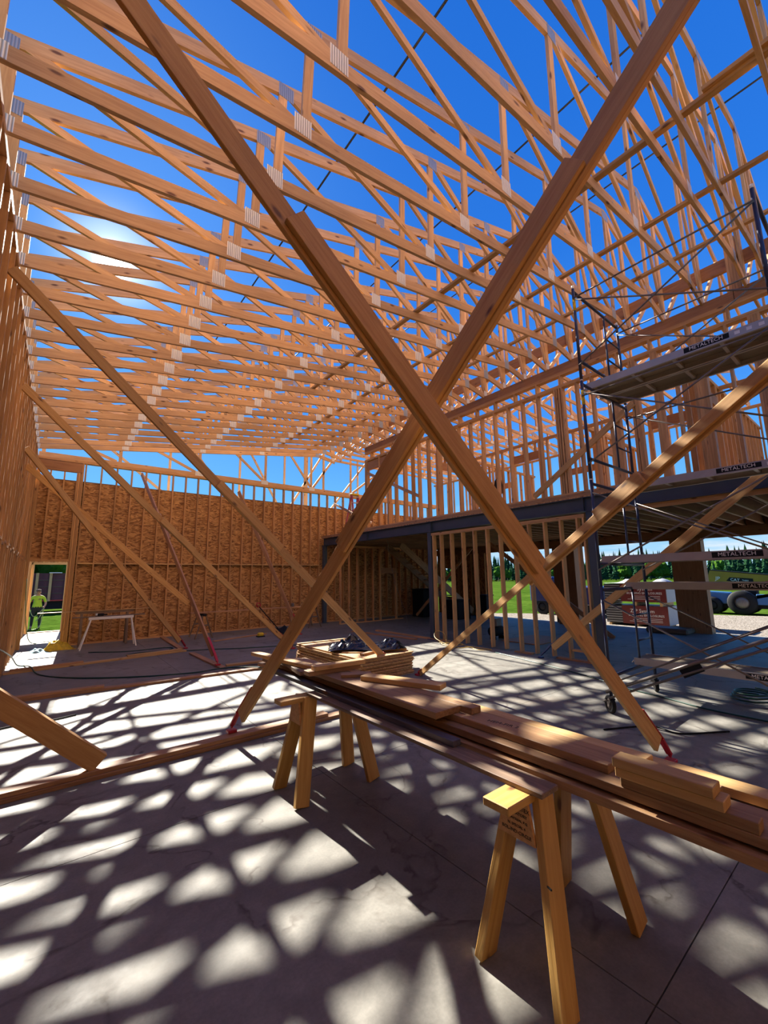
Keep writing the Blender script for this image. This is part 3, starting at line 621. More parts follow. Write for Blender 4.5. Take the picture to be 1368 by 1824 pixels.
#PART3
# ------------------------------------------------------------------ big wall braces
def brace(label, top, foot, w=0.14, plies=(), bracket=RED, mat=W_BRACE, gap=0.30, blen=0.42, name='wall_brace'):
    top, foot = Vector(top), Vector(foot); ax = (top - foot).normalized(); L = (top - foot).length
    nrm = Vector((ax.y, -ax.x, 0));
    nrm = nrm.normalized() if nrm.length > 1e-4 else Vector((0, 1, 0))
    if nrm.dot(CAM - (top + foot) / 2) < 0: nrm = -nrm
    wd = ax.cross(nrm)
    if wd.z < 0: wd = -wd
    b = thing(name, label, 'brace', foot)
    s = gap if bracket else 0.0
    board('board', foot + ax * s, top, w, TZ, wd, mat, b, 0.003)
    for f0, f1, side, off, *pw in plies:
        board('splice_board', foot + ax * (L * f0) + nrm * (side * 0.0395) + wd * off, foot + ax * (L * f1) + nrm * (side * 0.0395) + wd * off, pw[0] if pw else w, TZ, wd, mat, b, 0.003)
    if bracket:
        e = wd * (w / 2 + 0.004)
        board('bracket_channel', foot + ax * (s - 0.04) + e, foot + ax * (s + blen) + e, 0.05, 0.008, nrm, bracket, b)
        board('turnbuckle', foot + ax * 0.06 + e * 0.6, foot + ax * (s - 0.02) + e * 0.9, 0.055, 0.03, nrm, bracket, b, 0.006)
        board('bracket_screw', foot + ax * 0.03 + e * 0.5, foot + ax * (s + 0.05) + e * 0.85, 0.02, 0.02, nrm, bracket, b)
        boxo('foot_plate', foot.x - 0.05, foot.x + 0.05, foot.y - 0.045, foot.y + 0.045, foot.z + 0.0, foot.z + 0.03, bracket, b, 0.004)
    return b
brace('big doubled brace slanting from upper left to a red foot at lower right', (-0.60, 2.165, 5.42), (4.83, 1.66, 0.0), 0.15, ((0.34, 0.72, 1, 0.03),))
brace('big doubled brace rising from the nearest sill to the upper right corner', (2.475, -0.38, 5.60), (1.76, 5.05, 0.079), 0.15, ((0.36, 0.76, 1, 0.01), (0.60, 1.0, -1, 0.0)))
brace('long brace from the right edge down to its small red foot behind the lumber pile', (3.47, -1.34, 4.34), (5.46, 5.88, 0.0), 0.089, ((0.40, 1.0, -1, 0.0, 0.14), (0.55, 0.62, 1, 0.0, 0.14)), blen=0.12, gap=0.10)
brace('brace with a dark blue foot leaning by the right steel column', (8.08, 0.75, 3.55), (8.57, 5.26, 0.0), 0.14, (), BLUEP, gap=0.42, blen=0.15)
brace('long brace from the left wall top running behind the crossed braces to the lumber pile', (XL, 5.34, 5.0), (5.36, 6.35, 0.0), 0.12, ((0.45, 0.62, 1, 0.0),), blen=0.3)
brace('long brace from the left wall to a red foot near the middle of the floor', (XL, 8.04, 4.78), (5.06, 10.20, 0.0), 0.12, ((0.5, 0.62, 1, 0.0),))
brace('brace from the left wall to a red foot by the far sill board', (XL, 10.1, 4.33), (2.95, 12.25, 0.0), 0.12)
brace('brace from the far end of the left wall ending against a reddish far wall brace', (XL, 10.85, 4.15), (2.60, 10.75, 1.25), 0.12, (), None)
brace('left one of two reddish braces from the far wall top', (2.02, YF, 5.25), (2.86, 9.20, 0.04), 0.13, ((0.55, 0.7, -1, 0.0),), RED, W_PLATE)
brace('right one of two reddish braces from the far wall top', (5.20, YF, 5.05), (6.48, 12.55, 0.0), 0.13, ((0.5, 0.62, -1, 0.0),), RED, W_PLATE)
brace('thick short timber leaning from the left edge down to the nearest sill', (-0.59, 5.01, 1.08), (0.50, 4.985, 0.12), 0.17, ((0.0, 1.0, 1, 0.0),), None)
brace('grey board propped across the upper floor gap beside the red ladder', (9.3, 15.1, 4.98), (8.95, 11.9, 3.75), 0.09, (), None, W_PLATE)
brace('diagonal board nailed across the upper stud wall near the scaffold', (8.745, 2.95, 5.15), (8.745, 5.25, 3.62), 0.13, (), None)
brace('diagonal board nailed across the far end of the upper stud wall', (8.745, 11.9, 5.6), (8.745, 9.2, 4.3), 0.1, (), None, W_PLATE)
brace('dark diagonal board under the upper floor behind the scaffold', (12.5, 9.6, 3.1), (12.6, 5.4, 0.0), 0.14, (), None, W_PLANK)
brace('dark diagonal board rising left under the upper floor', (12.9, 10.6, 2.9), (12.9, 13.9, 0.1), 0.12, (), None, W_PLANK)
# ------------------------------------------------------------------ sill boards on the floor
def lay(name, lab, cat, x0, x1, y0, y1, z0, z1, mat, bev=0.003, group=None): return tag(boxo(name, x0, x1, y0, y1, z0, z1, mat, None, bev), lab, cat, group)
def lay2(name, lab, cat, p0, p1, w, t, mat, bev=0.003, group=None): return tag(board(name, p0, p1, w, t, (p1[1] - p0[1], p0[0] - p1[0], 0), mat, None, bev), lab, cat, group)
s1 = thing('sill_board', 'doubled sill board on the floor nearest the camera, under two braces', 'board', (1.2, 4.95, 0))
board('board', (-0.60, 4.96, 0.019), (3.55, 4.94, 0.019), 0.14, TZ, (0, 1, 0), W_PLATE, s1, 0.003); board('board', (-0.60, 4.98, 0.058), (2.95, 4.97, 0.058), 0.14, TZ, (0, 1, 0), W_PLATE, s1, 0.003)
lay2('sill_board', 'long single sill board across the middle of the floor', 'board', (-0.60, 8.78, 0.019), (3.6, 8.42, 0.019), 0.14, TZ, W_PLATE)
lay2('sill_board', 'short sill board lapped on the left end of the middle board', 'board', (-0.60, 8.80, 0.0585), (0.85, 8.68, 0.0585), 0.13, TZ, W_PLATE)
lay2('sill_board', 'long sill board on the floor furthest from the camera', 'board', (-0.60, 11.42, 0.019), (2.85, 11.80, 0.019), 0.14, TZ, W_PALE)
lay2('sill_board', 'short piece lapped on the right end of the far sill board', 'board', (1.55, 11.68, 0.0585), (2.75, 11.80, 0.0585), 0.13, TZ, W_PALE)
lay2('sill_board', 'short piece lapped on the left end of the far sill board by the door', 'board', (-0.5, 11.46, 0.0585), (0.7, 11.58, 0.0585), 0.13, TZ, W_PLATE)
lay2('sill_board', 'cross board on the floor under the red foot left of centre', 'board', (2.86, 11.25, 0.019), (2.90, 8.95, 0.019), 0.13, TZ, W_PLATE)
lay2('sill_board', 'cross board on the floor running to the far wall', 'board', (2.92, 15.1, 0.019), (2.82, 12.2, 0.019), 0.13, TZ, W_PLATE)
lay2('sill_board', 'pale board end lying at the right of the cross board', 'board', (2.96, 8.98, 0.058), (3.9, 8.85, 0.058), 0.13, TZ, W_PALE)
lay2('loose_board', 'reddish board lying on the floor below the far plank', 'board', (3.9, 13.0, 0.012), (5.7, 13.5, 0.012), 0.12, 0.024, W_PLATE)
lay2('loose_board', 'dark reddish board lying on the floor left of the steel column', 'board', (8.4, 9.1, 0.02), (8.1, 11.9, 0.02), 0.13, TZ, W_PLATE)
# ------------------------------------------------------------------ sawhorses
def sawhorse(label, yc, x0, x1, zt, writing):
    h = thing('sawhorse', label, 'sawhorse', ((x0 + x1) / 2, yc, 0))
    boxo('top_beam', x0 - 0.10, x1 + 0.12, yc - 0.07, yc + 0.07, zt - TZ, zt, W_HORSE, h, 0.004)
    for xf, xt in ((x0 + 0.03, x0 + 0.17), (x1 - 0.03, x1 - 0.17)):
        for sgn in (-1, 1):
            board('leg', (xf, yc + sgn * 0.205, 0.004), (xt, yc + sgn * 0.070, zt - 0.012), 0.122, 0.042, (1, 0, 0.0), W_HORSE, h, 0.003)
    for xg, sg in ((x0 + 0.068, 1), (x1 - 0.086, 1)):
        prism('gusset', [(-0.050, zt - 0.04), (0.068, zt - 0.04), (0.120, zt - 0.215), (-0.082, zt - 0.215)], (xg, yc, 0), (0, 1, 0), (0, 0, 1), (1, 0, 0), 0.018, W_STUD, h)
    if writing:
        for i, (s, sz, dx) in enumerate((('THE MORTEX', 0.025, 0.0), ('LABORATORY', 0.019, 0.002), ('IN MONTREAL, P.Q.', 0.015, 0.0), ('N. SPECIAL 4', 0.017, 0.002), ('BOL-IND-CIRCLE', 0.021, 0.0))):
            text('stamp', s, sz, (x0 + 0.0672, yc + 0.015 - dx, zt - 0.078 - 0.027 * i), (0, -1, -0.02), (0, -0.02, 1), TEXTK, h)
    return h
sawhorse('yellow pine sawhorse nearest the camera, with a stamped gusset board', 1.30, 1.76, 2.55, 0.79, True)
sawhorse('yellow pine sawhorse under the far end of the lumber pile', 3.45, 1.68, 2.46, 0.79, False)
tag(board('nail', (1.79, 1.145, 0.475), (1.755, 1.105, 0.495), 0.006, 0.006, (0, 0, 1), BLACK), 'bent nail sticking out of the near sawhorse leg', 'nail')
# ------------------------------------------------------------------ lumber pile
GL = 'lumber piled on the two sawhorses'
def lum(lab, x0, x1, y0, y1, z0, z1, mat=W_PLANK, name='plank'): return lay(name, lab, 'plank', x0, x1, y0, y1, z0, z1, mat, 0.003, GL)
lum('dark weathered board on the near left edge of the lumber pile', 1.835, 1.975, 1.17, 3.42, 0.79, 0.815, W_DARK)
lum('blue stained narrow board on top of the dark weathered board', 1.915, 1.982, 1.78, 4.55, 0.816, 0.852, W_BLUE)
lum('lowest long plank along the left side of the lumber pile', 1.99, 2.27, -0.55, 4.92, 0.79, 0.832)
lum('lowest long plank along the right side of the lumber pile', 2.275, 2.55, -0.55, 4.80, 0.79, 0.832)
for yv, lab in ((1.25, 'thin spacer stick between planks over the near sawhorse'), (3.45, 'thin spacer stick between planks over the far sawhorse'), (0.0, 'thin spacer stick between planks at the right frame edge')): lum(lab, 2.04, 2.53, yv, yv + 0.05, 0.832, 0.847, W_DARK, 'spacer')
lum('second layer long plank with a sunlit front edge', 2.02, 2.25, -0.6, 4.86, 0.847, 0.888)
lum('second layer narrow board ending just past the red brace foot', 2.255, 2.36, 0.62, 4.60, 0.847, 0.888, W_PLANK)
lum('second layer outer board running out at the right edge', 2.365, 2.47, -0.5, 2.60, 0.847, 0.888, W_PALE)
stamped = lum('third layer wide plank with an ink stamp', 2.09, 2.275, 0.98, 4.30, 0.889, 0.93)
lum('third layer pale narrow board beside the stamped plank', 2.28, 2.37, 0.89, 2.0, 0.889, 0.93, W_PALE)
lum('third layer short narrow board behind the pale one', 2.28, 2.37, 2.01, 3.9, 0.889, 0.93)
lum('top wide plank ending above the middle of the pile', 1.93, 2.16, 1.93, 3.62, 0.931, 0.971)
lum('top narrow plank beside the wide top plank', 2.165, 2.255, 1.84, 3.55, 0.931, 0.971)
lum('upper short block of the three stacked by the right edge', 1.99, 2.08, 0.555, 0.915, 0.973, 1.012, W_PALE)
lum('middle short block of the three stacked by the right edge', 2.0, 2.09, 0.53, 0.91, 0.932, 0.971, W_PALE)
lum('lower longer block of the three stacked by the right edge', 2.02, 2.085, 0.44, 0.90, 0.889, 0.930, W_PLANK)
lay2('plank', 'bright yellow offcut lying askew on the top planks', 'plank', (2.10, 2.92, 0.991), (2.36, 2.27, 0.991), 0.12, TZ, W_PALE, 0.003, GL)
lay2('plank', 'dark short offcut beside the bright yellow one', 'plank', (2.0, 3.12, 0.984), (2.22, 2.98, 0.984), 0.10, 0.025, W_PLANK, 0.003, GL)
lay2('plank', 'upper crosswise block on the far part of the pile', 'plank', (1.85, 3.33, 1.029), (2.36, 3.30, 1.029), 0.089, TZ, W_PALE, 0.003, GL)
lay2('plank', 'lower crosswise block on the far part of the pile', 'plank', (1.80, 3.36, 0.990), (2.32, 3.33, 0.990), 0.11, TZ, W_PLANK, 0.003, GL)
lay2('plank', 'pale long offcut at the far end of the pile', 'plank', (1.92, 4.85, 0.952), (2.06, 3.68, 0.952), 0.09, TZ, W_PALE, 0.003, GL)
lay2('plank', 'dark long offcut at the far end of the pile', 'plank', (2.1, 4.5, 0.911), (1.96, 3.7, 0.911), 0.09, TZ, W_DARK, 0.003, GL)
text('stamp', 'HEM-FIR 2', 0.045, (2.18, 1.62, 0.9302), (0.15, -1, 0), (1, 0.15, 0), TEXTK, stamped)
# ------------------------------------------------------------------ stack of strand board sheets
n = 16
for i in range(n):
    dx, dy = random.uniform(-0.022, 0.026), random.uniform(-0.03, 0.025)
    z = i * 0.0245
    o = lay('board_sheet', 'strand board sheet, %s from the bottom of the floor stack' % ORD[i], 'board sheet', 4.33 + dx, 5.55 + dx, 6.12 + dy, 8.55 + dy, z, z + (0.0235 if i % 2 else 0.0155), OSBP, 0.0, 'sheets stacked behind the lumber pile')
zt = n * 0.0245
lay2('offcut', 'pale short offcut at the near corner of the sheet stack', 'offcut', (5.2, 6.55, zt + 0.02), (5.55, 6.30, zt + 0.02), 0.14, TZ, W_PALE)
lay2('offcut', 'pale thin offcut on the left of the sheet stack', 'offcut', (4.45, 6.9, zt + 0.01), (4.75, 6.62, zt + 0.01), 0.09, 0.018, W_PALE)
lay2('offcut', 'reddish block under the black plastic on the sheet stack', 'offcut', (4.55, 6.40, zt + 0.02), (4.95, 6.52, zt + 0.02), 0.09, TZ, W_PLANK)
lay2('offcut', 'long thin board lying along the far edge of the sheet stack', 'offcut', (4.30, 8.45, zt + 0.01), (5.5, 8.35, zt + 0.01), 0.09, 0.018, W_PALE)
# crumpled black plastic
vs, fs = [], []; NX, NY = 30, 22; rnd = random.Random(4)
bumps = [(rnd.uniform(0, 1), rnd.uniform(0, 1), rnd.uniform(0.06, 0.2), rnd.uniform(0.03, 0.17)) for _ in range(26)]
for j in range(NY + 1):
    for i in range(NX + 1):
        u, v = i / NX, j / NY; e = min(1, 5 * min(u, 1 - u, v, 1 - v))
        h = max([b[3] * max(0, 1 - math.hypot((u - b[0]) * 1.4, v - b[1]) / b[2]) for b in bumps]) + rnd.uniform(0, 0.028)
        vs.append(((u - 0.5) * 1.5 + rnd.uniform(-0.012, 0.012), (v - 0.5) * 0.9 + 0.1 * math.sin(u * 7) + rnd.uniform(-0.012, 0.012), 0.008 + 1.25 * h * e + 0.03 * e))
for j in range(NY):
    for i in range(NX): fs.append((j * (NX + 1) + i, j * (NX + 1) + i + 1, (j + 1) * (NX + 1) + i + 1, (j + 1) * (NX + 1) + i))
tp = pydata('plastic_sheet', vs, fs, TARP, None, T(5.05, 6.95, zt + 0.045) @ Matrix.Rotation(-0.55, 4, 'Z'))
tag(tp, 'crumpled shiny black plastic sheeting on top of the board stack', 'plastic sheet')

# ------------------------------------------------------------------ scaffold
SX0, SX1, SY0, SY1 = 5.86, 7.40, 2.62, 0.53
sc = thing('scaffold', 'dark blue rolling scaffold tower with ladder end frames on casters', 'scaffold', (6.6, 1.6, 0))
lev = [0.16, 1.64, 3.14, 4.64]
for yv in (SY0, SY1):
    for li, z0 in enumerate(lev):
        z1 = z0 + 1.50; xi = SX1 - 0.52
        pl = [[(SX0, yv, z0), (SX0, yv, z1 - 0.02)], [(SX1, yv, z0), (SX1, yv, z1 - 0.02)],
              [(SX0, yv, z1 - 0.07), (SX1, yv, z1 - 0.07)], [(SX0, yv, z0 + 0.30), (SX1, yv, z0 + 0.30)],
              [(xi, yv, z0 + 0.30), (xi, yv, z1 - 0.07)], [(xi, yv, z0 + 0.66), (SX1, yv, z0 + 0.66)], [(xi, yv, z0 + 1.03), (SX1, yv, z0 + 1.03)]]
        fr = tubes('end_frame', pl, [0.0215, 0.0215, 0.0215, 0.0215, 0.015, 0.013, 0.013], SCAF, sc, 10)
        for xx in (SX0, SX1): tube('coupling_pin', [(xx, yv, z1 - 0.03), (xx, yv, z1 + 0.03)], 0.0195, WHITE, fr, 10)
    # label stickers on the near left legs
for z0 in (4.25, 5.75): tube('sticker', [(SX0, SY0, z0), (SX0, SY0, z0 + 0.22)], 0.0222, YEL, sc, 10)
for xx in (SX0 - 0.03, SX1 - 0.03):
    for li, z0 in enumerate(lev):
        cb = tubes('cross_brace', [[(xx, SY0, z0 + 0.22), (xx, SY1, z0 + 1.30)], [(xx + 0.022, SY0, z0 + 1.30), (xx + 0.022, SY1, z0 + 0.22)]], 0.0115, GALV, sc, 6)
    for z0 in (5.95, 4.38): tube('guard_rail', [(xx, SY0, z0), (xx, SY1, z0)], 0.012, GALV, sc, 6)
def caster(x, y, a):
    Mw = T(x, y, 0.0) @ Matrix.Rotation(a, 4, 'Z')
    c = link('caster', None, None, Mw, sc)
    c.empty_display_size = 0.05
    R = Mw @ T(0.045, 0, 0.113) @ Matrix.Rotation(math.pi / 2, 4, 'X')
    lathe('tyre', [(0.075, -0.022), (0.098, -0.026), (0.112, -0.014), (0.112, 0.014), (0.098, 0.026), (0.075, 0.022), (0.075, -0.022)], BLACK, R, c, 20)
    lathe('hub', [(0.0, -0.018), (0.077, -0.012), (0.077, 0.012), (0.0, 0.018)], GALV, R, c, 14)
    pydata('fork', [Mw @ Vector(v) for v in [(-0.03, -0.035, 0.20), (0.03, -0.035, 0.20), (0.06, -0.035, 0.09), (0.03, -0.035, 0.08), (-0.03, -0.032, 0.20), (0.03, -0.032, 0.20), (0.06, -0.032, 0.09), (0.03, -0.032, 0.08), (-0.03, 0.035, 0.20), (0.03, 0.035, 0.20), (0.06, 0.035, 0.09), (0.03, 0.035, 0.08), (-0.03, 0.032, 0.20), (0.03, 0.032, 0.20), (0.06, 0.032, 0.09), (0.03, 0.032, 0.08)]],
           [(0, 1, 2, 3), (7, 6, 5, 4), (8, 11, 10, 9), (12, 13, 14, 15), (0, 8, 9, 1), (0, 4, 5, 1), (8, 12, 13, 9), (1, 5, 6, 2), (2, 6, 7, 3), (9, 13, 14, 10), (10, 14, 15, 11)], GALV, c)
    tube('stem', [Mw @ Vector((0, 0, 0.19)), Mw @ Vector((0, 0, 0.40))], 0.018, BLACK, c, 8)
    board('brake_lever', Mw @ Vector((0.02, 0.05, 0.17)), Mw @ Vector((0.12, 0.05, 0.13)), 0.03, 0.008, (0, 1, 0), GALV, c)
caster(SX0, SY0, 0.9); caster(SX1, SY0, 0.5); caster(SX0, SY1, 2.5); caster(SX1, SY1, 2.2)
def scaf_plank(label, x0, z0, y0=SY1 - 0.09, y1=SY0 + 0.07, w=0.48, name=True):
    p = thing('scaffold_plank', label, 'scaffold plank', (x0 + w / 2, (y0 + y1) / 2, z0), 'aluminium planks on the scaffold')
    poly = [(0, 0), (0.035, 0), (0.035, 0.008), (0.008, 0.012), (0.008, 0.088), (0.02, 0.092), (0.02, 0.1), (0, 0.1)]
    prism('side_rail', poly, (x0, y0, z0), (1, 0, 0), (0, 0, 1), (0, 1, 0), y1 - y0, ALU, p)
    prism('side_rail', [(-a, b) for a, b in poly], (x0 + w, y0, z0), (1, 0, 0), (0, 0, 1), (0, 1, 0), y1 - y0, ALU, p)
    boxo('deck_panel', x0 + 0.009, x0 + w - 0.009, y0 + 0.01, (y0 + y1) / 2 - 0.004, z0 + 0.076, z0 + 0.0905, PLY, p); boxo('deck_panel', x0 + 0.009, x0 + w - 0.009, (y0 + y1) / 2 + 0.004, y1 - 0.01, z0 + 0.076, z0 + 0.0905, PLY, p)
    for yy in (y0 + 0.06, y0 + 0.62, (y0 + y1) / 2, y1 - 0.62, y1 - 0.06): boxo('cross_rib', x0 + 0.009, x0 + w - 0.009, yy - 0.02, yy + 0.02, z0 + 0.03, z0 + 0.075, ALU, p)
    for xx in (x0 + 0.05, x0 + w - 0.05):
        for yy, d in ((y0, -1), (y1, 1)): tube('hook', spline([(xx, yy - d * 0.03, z0 + 0.04), (xx, yy + d * 0.02, z0 + 0.05), (xx, yy + d * 0.045, z0 + 0.02)], 4), 0.011, ALU, p, 6)
    if name:
        boxo('name_plate', x0 - 0.0015, x0 - 0.0003, y0 + 0.52, y0 + 0.98, z0 + 0.020, z0 + 0.086, BLACK, p)
        text('name', 'METALTECH', 0.062, (x0 - 0.0025, y0 + 0.75, z0 + 0.055), (0, -1, 0), (0, 0, 1), TEXTW, p)
        for k in range(3): boxo('sticker', x0 - 0.0015, x0 - 0.0003, y0 + 0.42 - 0.11 * k, y0 + 0.47 - 0.11 * k, z0 + 0.03, z0 + 0.07, WHITE, p)
    return p
scaf_plank('near plank of the high pair, seen from below', 6.12, 4.57); scaf_plank('rear plank of the high pair, seen from below', 6.63, 4.57, name=False)
scaf_plank('single plank level with the top of the steel beam', 6.86, 3.09); scaf_plank('upper plank of the two at eye height', 6.12, 1.955); scaf_plank('lower plank of the two at eye height', 6.84, 1.575)
scaf_plank('lowest plank just above the casters', 6.86, 0.475)
lad = thing('folded_tubes', 'pair of long shiny tubes leaning across the lower scaffold', 'tubes', (6, 1.6, 0.3))
for k, (o, r) in enumerate((((0, 0, 0), 0.02), ((0.0, -0.03, -0.07), 0.014))): tube('tube', [Vector((5.72, 2.62, 0.30)) + Vector(o), Vector((5.72, 0.45, 1.38)) + Vector(o)], r, GALV, lad, 8)
board('hinge_plate', (5.72, 1.75, 0.66), (5.72, 1.55, 0.77), 0.09, 0.012, (0, 0.3, 1), BLACK, lad)
#PART4
# ------------------------------------------------------------------ things along the far wall
tr = thing('work_trestle', 'white folding trestle with thin legs in front of the strand board wall', 'trestle', (1.4, 14.0, 0))
boxo('top_rail', 0.88, 1.93, 13.94, 14.04, 0.765, 0.835, WHITE, tr, 0.006)
for xt, xf in ((0.93, 0.73), (1.88, 2.02)):
    for yt, yf in ((13.95, 13.80), (14.03, 14.22)): board('leg', (xt, yt, 0.765), (xf, yf, 0.0), 0.045, 0.03, (0, 1, 0), WHITE, tr)
boxo('cross_bar', 0.80, 0.83, 13.88, 14.12, 0.30, 0.33, WHITE, tr)
lay('metal_rail', 'grey metal rail lying on the white trestle', 'rail', 0.52, 2.22, 13.96, 14.02, 0.836, 0.862, GALV)
tl = thing('power_tool', 'small black power tool on the white trestle', 'tool', (1.12, 13.99, 0.862))
boxo('motor_housing', 1.07, 1.22, 13.95, 14.03, 0.862, 0.93, BLACK, tl, 0.015); boxo('handle', 1.20, 1.30, 13.97, 14.01, 0.875, 0.91, BLACK, tl, 0.008); lathe('switch_knob', [(0, 0), (0.03, 0.0), (0.03, 0.05), (0, 0.05)], WHITE, T(1.05, 13.99, 0.88), tl, 10)
t2 = thing('work_trestle', 'dim trestle standing behind the white trestle', 'trestle', (1.3, 14.6, 0))
boxo('top_rail', 0.6, 2.0, 14.55, 14.65, 0.90, 0.965, W_DARK, t2)
for xt in (0.75, 1.85):
    for yt, yf in ((14.56, 14.42), (14.64, 14.78)): board('leg', (xt, yt, 0.9), (xt, yf, 0.0), 0.06, 0.03, (1, 0, 0), W_DARK, t2)
lay('loose_board', 'long pale board reaching from the door opening over the trestles', 'board', -0.22, 2.42, 14.53, 14.67, 0.966, 0.985, W_PALE)
def black_horse(label, x, y):
    h = thing('metal_sawhorse', label, 'sawhorse', (x, y, 0))
    boxo('top_rail', x - 0.05, x + 0.05, y - 0.38, y + 0.38, 0.68, 0.745, BLACK, h, 0.008)
    for sy in (-0.3, 0.3):
        for sx in (-1, 1): board('leg', (x + sx * 0.04, y + sy, 0.70), (x + sx * 0.26, y + sy * 1.15, 0.0), 0.05, 0.03, (0, 1, 0), W_DARK, h)
        board('spreader', (x - 0.13, y + sy * 1.07, 0.40), (x + 0.13, y + sy * 1.07, 0.40), 0.04, 0.02, (0, 0, 1), GALV, h)
black_horse('dark metal sawhorse under the left end of the far plank', 3.85, 14.2); black_horse('dark metal sawhorse under the right end of the far plank', 7.75, 14.2)
lay('plank', 'long thin plank resting on two dark sawhorses by the far wall', 'plank', 3.5, 8.05, 14.08, 14.32, 0.746, 0.784, W_PLATE)
lay('can', 'small grey can standing on the far plank', 'can', 6.95, 7.05, 14.15, 14.25, 0.785, 0.91, GALV, 0.02)
sv = thing('snow_shovel', 'black shovel with a red handle grip leaning on the far plank', 'shovel', (5.8, 13.1, 0))
tube('shaft', [(5.68, 14.03, 0.84), (6.02, 13.22, 0.16)], 0.016, BLACK, sv, 8)
tube('grip', [(5.65, 14.06, 0.84), (5.59, 14.07, 0.90), (5.61, 14.10, 0.98), (5.71, 14.10, 0.98), (5.73, 14.07, 0.90), (5.68, 14.05, 0.84)], 0.02, RED, sv, 8)
vs = [];  fs = []
for j in range(6):
    for i in range(9):
        u, v = i / 8 - 0.5, j / 5; vs.append((u * 0.48, -v * 0.36, 0.14 * (1 - v) ** 1.5 + 0.35 * u * u + 0.01))
for j in range(5):
    for i in range(8): fs.append((j * 9 + i, j * 9 + i + 1, (j + 1) * 9 + i + 1, (j + 1) * 9 + i))
bl = pydata('blade', vs, fs, BLACK, sv, T(6.06, 13.28, 0.02) @ Matrix.Rotation(0.25, 4, 'Z')); bl.modifiers.new('thick', 'SOLIDIFY').thickness = 0.008
yp = thing('tool_pouch', 'small yellow tool pouch on the floor left of the black shovel', 'pouch', (5.3, 13.0, 0))
boxo('pouch_body', 5.22, 5.42, 12.92, 13.06, 0.0, 0.13, YEL, yp, 0.04); boxo('pouch_base', 5.2, 5.44, 12.9, 13.08, 0.0, 0.03, BLACK, yp, 0.01)
def heap(name, label, cat, x, y, sx, sy, h, mat, seed, rot=0.0):
    vs, fs = [], []; NX, NY = 18, 12; rd = random.Random(seed)
    bp = [(rd.random(), rd.random(), rd.uniform(0.12, 0.35), rd.uniform(0.5, 1.0)) for _ in range(12)]
    for j in range(NY + 1):
        for i in range(NX + 1):
            u, v = i / NX, j / NY; q = math.hypot(2 * u - 1, 2 * v - 1); e = max(0, 1 - q ** 3)
            hh = max([b[3] * max(0, 1 - math.hypot(u - b[0], v - b[1]) / b[2]) for b in bp])
            vs.append(((u - 0.5) * sx * (1 + 0.15 * math.sin(9 * v)), (v - 0.5) * sy * (1 + 0.2 * math.sin(7 * u + 1)), 0.004 + h * e * (0.25 + 0.75 * hh) + rd.uniform(0, 0.012) * e))
    for j in range(NY):
        for i in range(NX): fs.append((j * (NX + 1) + i, j * (NX + 1) + i + 1, (j + 1) * (NX + 1) + i + 1, (j + 1) * (NX + 1) + i))
    return tag(pydata(name, vs, fs, mat, None, T(x, y, 0) @ Matrix.Rotation(rot, 4, 'Z'), True), label, cat)
heap('tool_bag', 'yellow tool bag slumped on the floor beside the door post', 'bag', 0.28, 14.50, 0.70, 0.46, 0.36, YEL, 3, 0.1)
heap('rag', 'pale blue rag lying left of the yellow bag', 'rag', -0.12, 14.35, 0.42, 0.42, 0.13, CYAN, 8)
def hose(name, label, pts, r, mat, cat='hose', z=None, n=8): return tag(tube(name, spline([(p[0], p[1], (p[2] if len(p) > 2 else r + 0.001)) for p in pts], n), r, mat, None, 6), label, cat)
hose('air_hose', 'dark green air hose sweeping across the floor from the left wall', [(-0.585, 7.0, 1.45), (-0.575, 9.16, 0.80), (-0.55, 10.0, 0.62), (-0.50, 11.44, 0.33), (-0.42, 12.1, 0.06), (-0.30, 12.2), (-0.18, 11.44, 0.09), (-0.03, 10.86), (0.48, 10.04), (1.39, 9.33), (2.32, 8.95), (2.85, 8.75, 0.055), (3.41, 8.35, 0.055), (3.6, 8.0)], 0.013, HOSE)
hose('air_hose', 'loosely looped dark hose on the floor before the far wall', [(0.9, 13.3), (1.7, 12.75), (2.45, 12.75), (2.7, 12.5), (2.45, 12.2), (1.9, 12.3), (1.6, 12.1), (2.3, 11.95), (3.3, 11.6), (4.19, 11.1), (5.16, 10.75), (5.7, 10.5)], 0.012, HOSE)
hose('extension_cord', 'dark cord on the floor passing under the scaffold', [(8.35, 6.3), (8.0, 5.03), (7.65, 3.84), (7.3, 3.09), (7.15, 2.47), (6.98, 1.96), (6.95, 1.6), (6.93, 1.2), (6.8, 0.7)], 0.010, HOSE, 'cord')
hose('air_hose', 'coiled green hose on the floor at the right edge', [(8.0 + 0.33 * math.cos(a * 0.7) * (1 - a * 0.012), 1.6 + 0.26 * math.sin(a * 0.7) * (1 - a * 0.01), 0.014 + 0.004 * a) for a in range(0, 28)], 0.012, HOSE, n=3)
hose('extension_cord', 'short dark cord lying near the red foot at lower right', [(5.2, 2.45), (5.73, 2.13), (5.71, 1.84), (6.2, 1.5)], 0.009, BLACK, 'cord')
hose('yellow_cord', 'tangled yellow cord at the left end of the stud partition', [(8.62, 8.45), (8.45, 8.1), (8.7, 7.9), (8.6, 7.5, 0.03), (8.25, 7.6), (8.3, 8.0, 0.03), (8.62, 7.75, 0.04), (8.5, 7.2), (8.35, 6.8), (8.6, 6.6), (8.45, 7.1, 0.03), (8.2, 7.4), (8.4, 8.3, 0.12), (8.62, 8.5, 0.28), (8.62, 8.2, 0.25), (8.5, 8.0, 0.06)], 0.009, CORDY, 'cord')
